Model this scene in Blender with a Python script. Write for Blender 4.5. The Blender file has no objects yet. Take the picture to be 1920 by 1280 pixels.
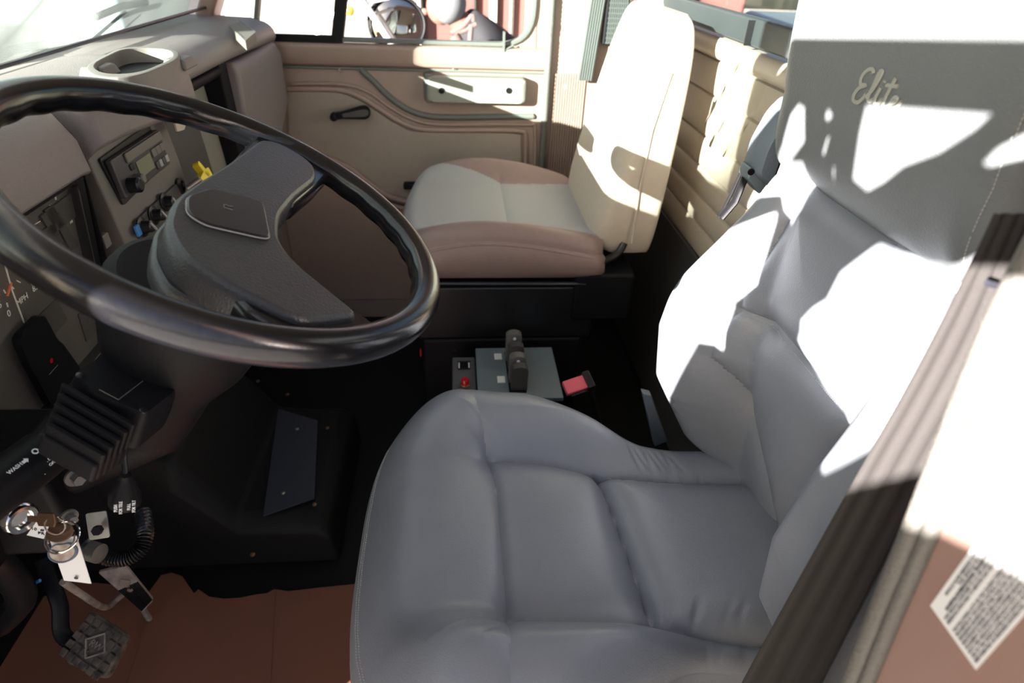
import bpy, bmesh, math, random
import numpy as np
from mathutils import Matrix, Vector
random.seed(7)
SC = bpy.context.scene
COL = SC.collection
PI = math.pi

# ------------------------------------------------------------------ camera frame
F = 1130.0
CAM = np.array([0, 0, 1.25])
_Y = np.array([-110, -760, F]); _Y /= np.linalg.norm(_Y)
_b = F * F / 755.0
_D = np.array([-.045 * _b, _b, F]); _D -= _Y * _D.dot(_Y); _D /= np.linalg.norm(_D)
_Z = -_D; _X = np.cross(_Y, _Z)
ROT = np.array([_X, _Y, _Z])

def at(px, py, **k):
    """world point seen at a photograph pixel on the plane X=, Y= or Z="""
    d = ROT @ np.array([px - 960, py - 640, F])
    (a, v), = k.items()
    i = 'XYZ'.index(a)
    return CAM + d * ((v - CAM[i]) / d[i])

# ------------------------------------------------------------------ materials
def mat(name, col, rough=.5, metal=0, noise=0, nscale=60, bump=0, bscale=900, bdist=.0006, spec=.5, col2=None,
        wear=0, emit=None, sheen=0, coat=0, stretch=None, detail=4):
    m = bpy.data.materials.new(name); m.use_nodes = True
    nt = m.node_tree; b = nt.nodes['Principled BSDF']
    b.inputs['Base Color'].default_value = (*col, 1)
    b.inputs['Roughness'].default_value = rough
    b.inputs['Metallic'].default_value = metal
    b.inputs['Specular IOR Level'].default_value = spec
    if sheen: b.inputs['Sheen Weight'].default_value = sheen
    if coat: b.inputs['Coat Weight'].default_value = coat; b.inputs['Coat Roughness'].default_value = .15
    if emit: b.inputs['Emission Color'].default_value = (*emit[0], 1); b.inputs['Emission Strength'].default_value = emit[1]
    tc = nt.nodes.new('ShaderNodeTexCoord')
    src = tc.outputs['Object']
    if stretch:
        mp = nt.nodes.new('ShaderNodeMapping'); mp.inputs['Scale'].default_value = stretch
        nt.links.new(src, mp.inputs['Vector']); src = mp.outputs['Vector']
    if col2 is None and noise:
        col2 = tuple(c * (1 - noise) for c in col)
    if col2 is not None:
        n = nt.nodes.new('ShaderNodeTexNoise'); n.inputs['Scale'].default_value = nscale; n.inputs['Detail'].default_value = detail
        r = nt.nodes.new('ShaderNodeValToRGB'); r.color_ramp.elements[0].position = .35; r.color_ramp.elements[1].position = .65
        r.color_ramp.elements[0].color = (*col, 1); r.color_ramp.elements[1].color = (*col2, 1)
        nt.links.new(src, n.inputs['Vector']); nt.links.new(n.outputs['Fac'], r.inputs['Fac'])
        nt.links.new(r.outputs['Color'], b.inputs['Base Color'])
    if bump:
        v = nt.nodes.new('ShaderNodeTexVoronoi'); v.inputs['Scale'].default_value = bscale
        n2 = nt.nodes.new('ShaderNodeTexNoise'); n2.inputs['Scale'].default_value = bscale * .5; n2.inputs['Detail'].default_value = 3
        mx = nt.nodes.new('ShaderNodeMath'); mx.operation = 'ADD'
        bp = nt.nodes.new('ShaderNodeBump'); bp.inputs['Strength'].default_value = bump; bp.inputs['Distance'].default_value = bdist
        nt.links.new(src, v.inputs['Vector']); nt.links.new(src, n2.inputs['Vector'])
        nt.links.new(v.outputs['Distance'], mx.inputs[0]); nt.links.new(n2.outputs['Fac'], mx.inputs[1])
        nt.links.new(mx.outputs[0], bp.inputs['Height']); nt.links.new(bp.outputs['Normal'], b.inputs['Normal'])
    return m

def glass(name, tint=(1, 1, 1), refl=.08, haze=0, hcol=(.8, .85, .85)):
    m = bpy.data.materials.new(name); m.use_nodes = True
    nt = m.node_tree; nt.nodes.clear()
    o = nt.nodes.new('ShaderNodeOutputMaterial')
    t = nt.nodes.new('ShaderNodeBsdfTransparent'); t.inputs['Color'].default_value = (*tint, 1)
    g = nt.nodes.new('ShaderNodeBsdfGlossy'); g.inputs['Roughness'].default_value = .02
    f = nt.nodes.new('ShaderNodeLayerWeight'); f.inputs['Blend'].default_value = refl
    mx = nt.nodes.new('ShaderNodeMixShader')
    nt.links.new(f.outputs['Fresnel'], mx.inputs['Fac']); nt.links.new(t.outputs[0], mx.inputs[1]); nt.links.new(g.outputs[0], mx.inputs[2])
    out = mx.outputs[0]
    if haze:
        d = nt.nodes.new('ShaderNodeBsdfTranslucent'); d.inputs['Color'].default_value = (*hcol, 1)
        d2 = nt.nodes.new('ShaderNodeBsdfDiffuse'); d2.inputs['Color'].default_value = (*hcol, 1)
        md = nt.nodes.new('ShaderNodeMixShader'); nt.links.new(d.outputs[0], md.inputs[1]); nt.links.new(d2.outputs[0], md.inputs[2])
        n = nt.nodes.new('ShaderNodeTexNoise'); n.inputs['Scale'].default_value = 6; n.inputs['Detail'].default_value = 6
        tc = nt.nodes.new('ShaderNodeTexCoord'); nt.links.new(tc.outputs['Object'], n.inputs['Vector'])
        ml = nt.nodes.new('ShaderNodeMath'); ml.operation = 'MULTIPLY'; ml.inputs[1].default_value = haze * 2
        nt.links.new(n.outputs['Fac'], ml.inputs[0])
        m2 = nt.nodes.new('ShaderNodeMixShader'); nt.links.new(ml.outputs[0], m2.inputs['Fac'])
        nt.links.new(out, m2.inputs[1]); nt.links.new(md.outputs[0], m2.inputs[2]); out = m2.outputs[0]
    nt.links.new(out, o.inputs['Surface'])
    return m

M = dict(
    leather=mat('grey_leather', (.195, .211, .250), .36, noise=.06, nscale=14, bump=.28, bscale=520, bdist=.0007, spec=.5),
    leather_head=mat('grained_grey_vinyl', (.145, .158, .172), .5, noise=.05, nscale=14, bump=.5, bscale=420, bdist=.0007, stretch=(1, 1, 1.7)),
    stitch=mat('stitch_thread', (.38, .39, .40), .7),
    pgrey=mat('seat_cloth_grey', (.31, .305, .31), .7, bump=.25, bscale=700, sheen=.1),
    pbrown=mat('taupe_vinyl', (.24, .165, .155), .45, noise=.06, bump=.2, bscale=500),
    pcream=mat('beige_vinyl_cover', (.50, .43, .36), .5, noise=.05, bump=.2, bscale=500),
    dash=mat('dash_taupe', (.18, .152, .152), .48, noise=.04, bump=.55, bscale=800),
    dashlow=mat('dash_panel_grey', (.135, .12, .11), .55, bump=.15, bscale=900),
    dashdark=mat('dash_panel_dark', (.05, .045, .042), .5, bump=.2, bscale=900),
    glove=mat('glovebox_beige', (.21, .195, .165), .6, noise=.05),
    door=mat('door_taupe', (.27, .19, .165), .5, noise=.04, bump=.2, bscale=700),
    doorfab=mat('door_beige_cloth', (.28, .228, .20), .8, noise=.05, bump=.4, bscale=900),
    doortrim=mat('door_grey_trim', (.10, .105, .10), .5),
    doorgrip=mat('grey_vinyl_pull', (.20, .20, .18), .6, bump=.2),
    pillar=mat('painted_taupe_metal', (.26, .165, .145), .38, noise=.03, coat=.3),
    wallq=mat('beige_quilted_vinyl', (.40, .34, .28), .5, noise=.05, bump=.3),
    black=mat('black_plastic', (.007, .007, .009), .5, noise=.1, bump=.15, bscale=900, spec=.13),
    wheel=mat('black_polished_wheel', (.006, .006, .008), .2, noise=.2, nscale=200, bump=.05, bscale=300, spec=.4),
    pad=mat('wheel_pad_vinyl', (.022, .024, .029), .40, noise=.25, nscale=20, bump=.5, bscale=520, bdist=.0005),
    satin=mat('black_satin', (.010, .010, .012), .3, spec=.4),
    rubber=mat('black_rubber_mat', (.006, .006, .007), .65, bump=.3, bscale=200, spec=.2),
    carpet=mat('dark_trim', (.03, .028, .028), .8, bump=.3, bscale=500),
    board=mat('brown_cardboard', (.20, .075, .042), .8, col2=(.16, .062, .038), nscale=3),
    smudge=mat('grey_smudge', (.13, .075, .06), .8),
    steel=mat('worn_steel', (.35, .33, .31), .4, metal=.9, noise=.3, nscale=40),
    chrome=mat('chrome', (.8, .8, .8), .12, metal=1),
    brass=mat('dull_brass', (.20, .12, .07), .45, metal=.8),
    pedal=mat('dusty_pedal_rubber', (.035, .03, .027), .8, col2=(.13, .10, .08), nscale=60),
    pedalm=mat('pedal_metal', (.34, .29, .26), .7, metal=.1, col2=(.18, .14, .12), nscale=50),
    white=mat('white_paper', (.72, .72, .74), .6),
    sticker=mat('sticker_white', (.68, .68, .70), .35),
    ink=mat('ink_black', (.02, .02, .03), .6),
    wtext=mat('white_print', (.75, .76, .78), .6),
    gtext=mat('faded_gauge_print', (.75, .73, .68), .6),
    red=mat('red_button', (.45, .01, .02), .25, coat=.5),
    pink=mat('faded_red_release', (.75, .12, .16), .4),
    orange=mat('gauge_needle', (.8, .17, .08), .5),
    yellow=mat('yellow_plastic', (.80, .62, .02), .45),
    blue=mat('blue_print', (.05, .22, .55), .4),
    lcd=mat('lcd_green', (.20, .21, .14), .2),
    radio=mat('radio_face', (.05, .045, .05), .3, bump=.05),
    cluster=mat('cluster_face', (.10, .088, .08), .5, noise=.3, nscale=8),
    panelblue=mat('bluegrey_console_plate', (.19, .235, .27), .42, metal=.35, bump=.05),
    knobgrey=mat('grey_lever_cap', (.12, .115, .11), .5, bump=.3, bscale=900),
    knobdark=mat('dark_lever_cap', (.05, .048, .048), .55, bump=.3, bscale=900),
    gasket=mat('window_gasket', (.035, .04, .045), .45),
    belt=mat('black_seat_webbing', (.035, .032, .033), .6, bump=.6, bscale=1400, spec=.2, stretch=(1, 1, 3)),
    strap=mat('grey_belt_webbing', (.045, .05, .05), .7, bump=.4),
    armg=mat('blue_grey_armrest', (.13, .16, .20), .55, bump=.5, bscale=400),
    seal=mat('grey_weatherstrip', (.10, .095, .09), .6, bump=.8, bscale=330, bdist=.0007),
    glass=glass('window_glass', (.96, .97, .97), .06),
    wind=glass('dusty_windshield_glass', (.86, .94, .91), .10, haze=.12),
    lens=glass('gauge_lens', (.97, .97, .96), .05, haze=.05, hcol=(.5, .48, .45)),
    film=glass('clear_plastic_film', (.96, .96, .95), .05),
    ground=mat('concrete_yard', (.46, .42, .36), .9, col2=(.38, .34, .29), nscale=.6),
    hood=mat('cream_hood_paint', (.62, .56, .46), .3, coat=.6),
    truckred=mat('maroon_truck_paint', (.13, .055, .05), .3, coat=.5),
    truckwhite=mat('white_truck_paint', (.7, .7, .7), .3, coat=.5),
    tyre=mat('tyre', (.02, .02, .02), .8),
    skin=mat('skin', (.15, .07, .052), .6),
    hair=mat('grey_hair', (.11, .115, .13), .8, bump=.5, bscale=200),
    jacket=mat('black_jacket', (.012, .012, .016), .9),
    cloth=mat('pale_cloth', (.10, .065, .06), .9),
    roofl=mat('headliner', (.36, .31, .27), .9),
    bark=mat('bark', (.12, .08, .05), .9), leaf=mat('leaf', (.06, .10, .03), .6),
)

# ------------------------------------------------------------------ mesh helpers
def frame(o, x, z):
    x = Vector(x).normalized(); z = Vector(z); z = (z - x * z.dot(x)).normalized(); y = z.cross(x)
    m = Matrix.Identity(4)
    for i in range(3):
        m[i][0] = x[i]; m[i][1] = y[i]; m[i][2] = z[i]; m[i][3] = o[i]
    return m

def rpoly(pts, r, n=4):
    """round the corners of a polygon"""
    out = []; N = len(pts)
    for i in range(N):
        p = Vector(pts[i]); a = Vector(pts[i - 1]); b = Vector(pts[(i + 1) % N])
        rr = r[i] if isinstance(r, (list, tuple)) else r
        da = min(rr, (a - p).length * .48); db = min(rr, (b - p).length * .48)
        pa = p + (a - p).normalized() * da; pb = p + (b - p).normalized() * db
        for k in range(n + 1):
            t = k / n
            out.append(tuple(pa * (1 - t) ** 2 + p * 2 * t * (1 - t) + pb * t * t))
    return out

def thin(poly, d):
    o = []
    for p in poly:
        if not o or (Vector(p) - Vector(o[-1])).length > d: o.append(p)
    if (Vector(o[0]) - Vector(o[-1])).length < d: o.pop()
    return o

def spline(pts, n=8, closed=False):
    P = [Vector(p) for p in pts]; out = []; N = len(P)
    rng = range(N if closed else N - 1)
    for i in rng:
        p0 = P[i - 1] if (i > 0 or closed) else P[0]; p1 = P[i]; p2 = P[(i + 1) % N]
        p3 = P[(i + 2) % N] if (i + 2 < N or closed) else P[-1]
        for k in range(n):
            t = k / n
            out.append(.5 * ((2 * p1) + (-p0 + p2) * t + (2 * p0 - 5 * p1 + 4 * p2 - p3) * t * t + (-p0 + 3 * p1 - 3 * p2 + p3) * t ** 3))
    if not closed: out.append(P[-1])
    return out

class G:
    def __init__(s): s.v = []; s.f = []
    def add(s, vs, fs, m=None):
        k = len(s.v)
        for p in vs:
            p = Vector(p)
            if m is not None: p = m @ p
            s.v.append(p)
        s.f += [tuple(i + k for i in f) for f in fs]
        return s
    def box(s, a, b, m=None):
        x0, y0, z0 = a; x1, y1, z1 = b
        vs = [(x, y, z) for x in (x0, x1) for y in (y0, y1) for z in (z0, z1)]
        return s.add(vs, [(0, 1, 3, 2), (4, 6, 7, 5), (0, 4, 5, 1), (2, 3, 7, 6), (0, 2, 6, 4), (1, 5, 7, 3)], m)
    def prism(s, poly, z0, z1, m=None, top_scale=1):
        n = len(poly); cx = sum(p[0] for p in poly) / n; cy = sum(p[1] for p in poly) / n
        vs = [(p[0], p[1], z0) for p in poly] + [(cx + (p[0] - cx) * top_scale, cy + (p[1] - cy) * top_scale, z1) for p in poly]
        fs = [tuple(range(n))[::-1], tuple(range(n, 2 * n))] + [(i, (i + 1) % n, n + (i + 1) % n, n + i) for i in range(n)]
        return s.add(vs, fs, m)
    def ring(s, outer, inner, z0, z1, m=None):
        n = len(outer)
        vs = [(*p, z0) for p in outer] + [(*p, z1) for p in outer] + [(*p, z1) for p in inner] + [(*p, z0) for p in inner]
        fs = []
        for a in range(4):
            b = (a + 1) % 4
            fs += [(a * n + i, a * n + (i + 1) % n, b * n + (i + 1) % n, b * n + i) for i in range(n)]
        return s.add(vs, fs, m)
    def tube(s, pts, r, seg=12, closed=False, caps=True, flat=1.0, up=(0, 0, 1), m=None):
        P = [Vector(p) for p in pts]; n = len(P); vs = []; prev = None
        for i in range(n):
            if closed: t = P[(i + 1) % n] - P[i - 1]
            else: t = P[min(i + 1, n - 1)] - P[max(i - 1, 0)]
            t.normalize()
            if prev is None:
                u = Vector(up)
                if abs(u.dot(t)) > .95: u = Vector((1, 0, 0))
            else: u = prev
            u = (u - t * u.dot(t)).normalized(); prev = u; w = t.cross(u)
            rr = r(i / (n - 1)) if callable(r) else r
            for k in range(seg):
                a = 2 * PI * k / seg
                vs.append(P[i] + w * math.cos(a) * rr + u * math.sin(a) * rr * flat)
        fs = []
        for i in range(n if closed else n - 1):
            j = (i + 1) % n
            fs += [(i * seg + k, i * seg + (k + 1) % seg, j * seg + (k + 1) % seg, j * seg + k) for k in range(seg)]
        if caps and not closed: fs += [tuple(range(seg))[::-1], tuple(range((n - 1) * seg, n * seg))]
        return s.add(vs, fs, m)
    def lathe(s, prof, m=None, seg=28, caps=True):
        vs = [(r * math.cos(2 * PI * k / seg), r * math.sin(2 * PI * k / seg), z) for r, z in prof for k in range(seg)]
        n = len(prof)
        fs = [(i * seg + k, i * seg + (k + 1) % seg, (i + 1) * seg + (k + 1) % seg, (i + 1) * seg + k) for i in range(n - 1) for k in range(seg)]
        if caps: fs += [tuple(range(seg))[::-1], tuple(range((n - 1) * seg, n * seg))]
        return s.add(vs, fs, m)
    def loft(s, rings, caps=True, m=None, close=True):
        n = len(rings[0]); vs = [p for r in rings for p in r]; fs = []
        for i in range(len(rings) - 1):
            for k in range(n if close else n - 1):
                fs.append((i * n + k, i * n + (k + 1) % n, (i + 1) * n + (k + 1) % n, (i + 1) * n + k))
        if caps: fs += [tuple(range(n))[::-1], tuple(range((len(rings) - 1) * n, len(rings) * n))]
        return s.add(vs, fs, m)
    def ball(s, c, r, m=None, nu=14, nv=10, sc=(1, 1, 1)):
        rings = []
        for j in range(1, nv):
            a = PI * j / nv
            rings.append([(c[0] + r * sc[0] * math.sin(a) * math.cos(2 * PI * k / nu), c[1] + r * sc[1] * math.sin(a) * math.sin(2 * PI * k / nu), c[2] + r * sc[2] * math.cos(a)) for k in range(nu)])
        return s.loft(rings, m=m)
    def strip(s, poly, depth, m=None):  # thin open sheet polygon with thickness
        return s.prism(poly, 0, depth, m)
    def build(s, name, m, parent=None, bevel=0, seg=2, sub=0, smooth=True, label=None, cat=None, group=None, kind=None, ang=38, solid=0):
        vs = [tuple(v) for v in s.v]
        if parent is not None: o0 = Vector(parent['_w'])
        elif kind == 'structure': o0 = Vector((0, 0, 0))
        else:
            a = np.array(vs); o0 = Vector(((a[:, 0].min() + a[:, 0].max()) / 2, (a[:, 1].min() + a[:, 1].max()) / 2, a[:, 2].min()))
        me = bpy.data.meshes.new(name)
        me.from_pydata([tuple(Vector(v) - o0) for v in vs], [], s.f); me.validate()
        bm = bmesh.new(); bm.from_mesh(me)
        bmesh.ops.recalc_face_normals(bm, faces=bm.faces)
        bmesh.ops.triangulate(bm, faces=[f for f in bm.faces if len(f.verts) > 12], quad_method='BEAUTY', ngon_method='EAR_CLIP')
        if smooth:
            for f in bm.faces: f.smooth = True
            capn = len(bm.faces) < 4000
            for e in bm.edges:
                if len(e.link_faces) == 2 and (e.calc_face_angle(0) > math.radians(ang) or (capn and (len(e.link_faces[0].verts) == 3) != (len(e.link_faces[1].verts) == 3))): e.smooth = False
        bm.to_mesh(me); bm.free()
        me.materials.append(M[m] if isinstance(m, str) else m)
        o = bpy.data.objects.new(name, me); COL.objects.link(o)
        o['_w'] = tuple(o0)
        if parent is not None:
            o.parent = parent; o.location = (0, 0, 0)
        else: o.location = o0
        if solid:
            md = o.modifiers.new('solid', 'SOLIDIFY'); md.thickness = solid; md.offset = 0
        if bevel:
            md = o.modifiers.new('bevel', 'BEVEL'); md.width = bevel; md.segments = seg; md.limit_method = 'ANGLE'; md.angle_limit = math.radians(35); md.harden_normals = False
            if smooth: 
                for e in me.edges: e.use_edge_sharp = False
                wn = o.modifiers.new('wn', 'WEIGHTED_NORMAL')
        if sub:
            md = o.modifiers.new('sub', 'SUBSURF'); md.levels = sub; md.render_levels = sub
        tag(o, label, cat, group, kind)
        return o

def tag(o, label=None, cat=None, group=None, kind=None):
    if label: o['label'] = label
    if cat: o['category'] = cat
    if group: o['group'] = group
    if kind: o['kind'] = kind
    return o

def thing(name, loc, label, cat, group=None, kind=None):
    o = bpy.data.objects.new(name, None); COL.objects.link(o); o.location = loc; o.empty_display_size = .05
    o['_w'] = tuple(loc)
    return tag(o, label, cat, group, kind)

def text(s, size, m, material, name, parent, align='CENTER', spacing=1, ext=.0003, bold=0, line=1.0, xs=1.0, label=None, fit=None):
    cu = bpy.data.curves.new('t', 'FONT'); cu.body = s; cu.size = 1; cu.align_x = align; cu.align_y = 'CENTER'
    cu.space_character = spacing; cu.extrude = ext / size; cu.offset = bold / size; cu.space_line = line; cu.resolution_u = 3
    ob = bpy.data.objects.new('t', cu); COL.objects.link(ob)
    dg = bpy.context.evaluated_depsgraph_get(); dg.update()
    me = bpy.data.meshes.new_from_object(ob.evaluated_get(dg))
    if fit: xx_ = [v.co.x for v in me.vertices]; xs = fit / ((max(xx_) - min(xx_)) * size)
    vs = [m @ Vector((v.co.x * xs * size, v.co.y * size, v.co.z * size)) for v in me.vertices]; fs = [tuple(p.vertices) for p in me.polygons]
    bpy.data.objects.remove(ob); bpy.data.curves.remove(cu); bpy.data.meshes.remove(me)
    g = G(); g.add(vs, fs)
    return g.build(name, material, parent, smooth=False, label=label)

def smooth01(a, b, x):
    t = np.clip((x - a) / (b - a), 0, 1); return t * t * (3 - 2 * t)

def polydist(X, Y, pts):
    d = np.full(X.shape, 9.)
    for (x0, y0), (x1, y1) in zip(pts[:-1], pts[1:]):
        dx, dy = x1 - x0, y1 - y0; L = dx * dx + dy * dy + 1e-12
        t = np.clip(((X - x0) * dx + (Y - y0) * dy) / L, 0, 1)
        d = np.minimum(d, np.hypot(X - x0 - t * dx, Y - y0 - t * dy))
    return d

def split_grid(P, lab, names, m, parent, closed_skirt=None, labels=None):
    """P: (nu,nv,3) points, lab: (nu-1,nv-1) face label; one object per label"""
    nu, nv, _ = P.shape
    for k, name in enumerate(names):
        idx = np.argwhere(lab == k)
        if len(idx) == 0: continue
        used = {}; vs = []; fs = []
        for i, j in idx:
            f = []
            for a, b in ((i, j), (i + 1, j), (i + 1, j + 1), (i, j + 1)):
                q = (int(a), int(b))
                if q not in used: used[q] = len(vs); vs.append(tuple(P[q]))
                f.append(used[q])
            fs.append(f)
        g = G(); g.add(vs, fs)
        mm = m[k] if isinstance(m, (list, tuple)) else m
        g.build(name, mm, parent, ang=80, label=(labels or {}).get(k))

# ================================================================== SETTING : cab shell
YD = 2.05      # passenger door face
XR = .62       # rear wall
# floor
G().box((-1.0, .02, -.03), (XR, YD + .05, 0)).build('floor', 'rubber', kind='structure')
# ceiling (roof)
G().box((-.34, .02, 1.74), (XR + .05, YD + .08, 1.78)).build('ceiling', 'roofl', kind='structure')
# rear wall below / beside / above the window
g = G(); g.box((XR, .2, 0), (XR + .05, YD, 1.075)); g.box((XR, .2, 1.55), (XR + .05, YD, 1.76))
g.box((XR, .2, 1.075), (XR + .05, .42, 1.55)); g.box((XR, 1.98, 1.075), (XR + .05, YD, 1.55))
wr = g.build('wall_rear', 'wallq', kind='structure')
# quilted roll cushions on rear wall
g = G()
zq = [1.03, .955, .86, .79, .725, .66, .595]
for za, zb in zip(zq[1:], zq[:-1]):
    ring = []
    for k in range(9):
        a = PI * k / 8
        ring.append((-.010 * math.sin(a) ** .6, (za + zb) / 2 + (zb - za) / 2 * math.cos(a)))
    g.loft([[(XR + x, yy, z) for x, z in ring] for yy in (.32, 2.0)], caps=True)
g.build('quilted_panel', 'wallq', wr)
g = G(); g.box((XR - .012, .3, .02), (XR, 2.0, .59)); g.build('lower_carpet', 'carpet', wr, bevel=.004)
# plain upper trim roll
g = G(); g.tube([(XR - .004, .3, 1.055), (XR - .004, 2.03, 1.055)], .022, 12); g.build('top_roll', 'pcream', wr)
# rear window : gasket + pane
wn = thing('window_1', (XR, 1.2, 1.08), None, None, kind='structure')
rect = [(.42, 1.085), (1.98, 1.085), (1.98, 1.55), (.42, 1.55)]
mYZ = frame((XR, 0, 0), (0, 1, 0), (-1, 0, 0))  # local x=Y, z=-X -> y = z×x
def yz(p): return p
g = G()
outer = rpoly(rect, .09); inner = rpoly([(.47, 1.135), (1.93, 1.135), (1.93, 1.5), (.47, 1.5)], .07)
mm = Matrix(((0, 0, -1, XR), (1, 0, 0, 0), (0, 1, 0, 0), (0, 0, 0, 1)))
g.ring(outer, inner, -.01, .018, mm); g.build('window_gasket', 'gasket', wn, bevel=.006)
g = G(); g.box((XR + .01, .44, 1.1), (XR + .014, 1.96, 1.54)); g.build('window_pane', 'glass', wn)
g = G(); g.box((XR - .03, 1.318, 1.086), (XR - .016, 1.324, 1.132)); g.build('gasket_joint', 'satin', wn)

# driver side wall behind the door opening, jamb face with weatherstrip
g = G()
JZ = [(0, .10), (.5, .145), (.7, .178), (.824, .199), (.904, .211), (.963, .219), (1.046, .232), (1.1, .239), (1.2, .242), (1.74, .242)]
def jy(z): return float(np.interp(z, [a for a, b in JZ], [b for a, b in JZ]))
g.loft([[(x, y, z) for x, y in ((.28, jy(z)), (.28, .06), (.30, .02), (.66, .02), (.66, jy(z) + .01))] for z in np.linspace(0, 1.74, 40)])
wd = g.build('wall_driver', 'pillar', kind='structure', bevel=.006)
# passenger side wall : B pillar panel
g = G(); g.box((.296, YD, 0), (XR, YD + .05, 1.74)); wp = g.build('wall_passenger', 'door', kind='structure')
g = G()
for i in range(13):
    x = .315 + i * .008; g.box((x, YD - .006, .55), (x + .005, YD, .90))
g.build('ribbed_trim', 'door', wp)
g = G(); g.lathe([(.006, 0), (.006, .004), (.003, .006)], frame((.352, YD, .86), (1, 0, 0), (0, -1, 0)), 12); g.build('trim_screw', 'pcream', wp)
# perforated belt-retractor grille high on the pillar
g = G()
c = [at(1133, -60, Y=YD - .02), at(1188, -60, Y=YD - .02), at(1186, 85, Y=YD - .02), at(1128, 85, Y=YD - .02)]
x0, x1, z0, z1 = c[3][0], c[1][0], c[2][2], c[0][2]
g.box((x0, YD - .03, z0), (x1, YD, z1)); gr = g.build('retractor_cover', 'black', wp, bevel=.004)
g = G()
n = 9
for i in range(n):
    x = x0 + .012 + (x1 - x0 - .02) * i / (n - 1); g.box((x - .0022, YD - .034, z0 + .004), (x + .0022, YD - .0301, z1 - .004))
for i in range(15):
    z = z0 + .006 + (z1 - z0 - .012) * i / 14; g.box((x0 + .008, YD - .0345, z - .0022), (x1 - .004, YD - .0301, z + .0022))
g.build('grille_mesh', 'strap', gr)
# front wall (firewall) & cowl
G().box((-.98, .02, 0), (-.92, YD + .05, .98)).build('wall_front', 'black', kind='structure')

# ------------------------------------------------------------------ passenger door (door_1)
dr = thing('door_1', (-.15, YD, .2), None, None, kind='structure')
XF = -.62
# skin with window opening
g = G()
win = rpoly([(-.60, .985), (.262, .985), (.262, 1.62), (-.30, 1.62)], [.03, .10, .06, .06], 6)
out = [(-.98, -.0), (.29, -.0), (.29, 1.72), (-.34, 1.72)]
def resample(poly, n):
    P = [Vector(p) for p in poly]; L = [0]
    for i in range(len(P)): L.append(L[-1] + (P[(i + 1) % len(P)] - P[i]).length)
    o = []
    for k in range(n):
        t = L[-1] * k / n; i = max(j for j in range(len(P)) if L[j] <= t); d = L[i + 1] - L[i]
        o.append(tuple(P[i].lerp(P[(i + 1) % len(P)], (t - L[i]) / d if d else 0)))
    return o
mXZ = Matrix(((1, 0, 0, 0), (0, 0, -1, YD), (0, 1, 0, 0), (0, 0, 0, 1)))  # local (x,z)->X,Z ; +local z -> -Y (into cab)
# skin built from four strips around the opening
g.box((-.98, YD, 0), (.29, YD + .05, .955)); g.box((.236, YD, .955), (.29, YD + .05, 1.72)); g.box((-.62, YD, 1.60), (.24, YD + .05, 1.72))
g.build('door_skin', 'door', dr)
# sill ledge under window
g = G(); g.loft([[(x, YD - y, z) for y, z in ((0, .972), (.024, .968), (.028, .957), (.022, .925), (.014, .908), (0, .905))] for x in (-.62, .286)])
g.build('window_ledge', 'door', dr, bevel=.006, seg=3)
g = G()
a = rpoly([(-.60, .972), (.246, .972), (.246, 1.62), (-.42, 1.62)], [.02, .11, .05, .05], 8); b = rpoly([(-.585, .984), (.232, .984), (.232, 1.605), (-.41, 1.605)], [.02, .10, .05, .05], 8)
g.ring(a, b, -.02, .012, mXZ); g.build('window_frame', 'doortrim', dr, bevel=.003)
# corner infill around the rounded opening
g = G()
arc = [(.246 - .11 + .11 * math.cos(t), .972 + .11 + .11 * math.sin(t)) for t in [(-PI / 2) + i * PI / 16 for i in range(9)]]
g.prism([(.25, .965)] + arc[::-1], -.03, .003, mXZ); g.build('frame_corner', 'door', dr)
g = G(); lo = at(631, 90, Y=YD); up = at(640, 0, Y=YD); dxz = (up - lo) / (up[2] - lo[2])
g.loft([[(lo[0] + dxz[0] * h + dx, YD + dy, lo[2] + h) for dx, dy in ((-.017, -.014), (.017, -.014), (.017, .02), (-.017, .02))] for h in (-.015, .65)])
g.build('vent_divider', 'black', dr, bevel=.003)
g = G(); g.box((-.62, YD - .016, .962), (lo[0] + .01, YD, .99)); g.build('vent_sill_rubber', 'black', dr, bevel=.003)
g = G(); g.box((-.60, YD + .012, .97), (.25, YD + .016, 1.62)); g.build('window_pane', 'glass', dr)
# inner trim card
g = G(); g.box((-.60, YD - .008, .08), (.283, YD, .903)); g.build('trim_card', 'door', dr, bevel=.004)
g = G(); g.tube([(-.6, YD - .012, .9), (.283, YD - .012, .9)], .0035, 8); g.build('trim_line', 'doortrim', dr)
def dline(px, off=.01): return [tuple(at(x, y, Y=YD - off)) for x, y in px]
# grey curved strip
sp = spline(dline([(676, 130), (700, 152), (728, 180), (762, 204), (800, 217), (850, 220), (925, 219), (1000, 218)], .012), 8)
g = G(); g.tube(sp, .0095, 10, flat=.9, up=(0, 1, 0)); g.build('grey_trim_strip', 'doortrim', dr)
g = G(); e = at(999, 219, Y=YD - .012); g.ball(e, .007); g.build('strip_button', 'pcream', dr)
# ridge frame round the cloth insert
r1 = [(540, 167), (630, 168), (672, 180), (710, 203), (750, 228), (790, 242), (860, 244), (940, 244), (976, 246), (985, 256), (985, 320)]
g = G(); g.tube(spline(dline(r1), 8), .009, 10, up=(0, 1, 0)); g.build('upper_ridge', 'door', dr)
r2 = [(545, 157), (640, 158), (690, 172), (730, 200), (770, 222), (820, 233), (940, 233), (995, 234), (1003, 240), (1003, 320)]
g = G(); g.tube(spline(dline(r2), 8), .006, 10, up=(0, 1, 0)); g.build('outer_ridge', 'door', dr)
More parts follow.
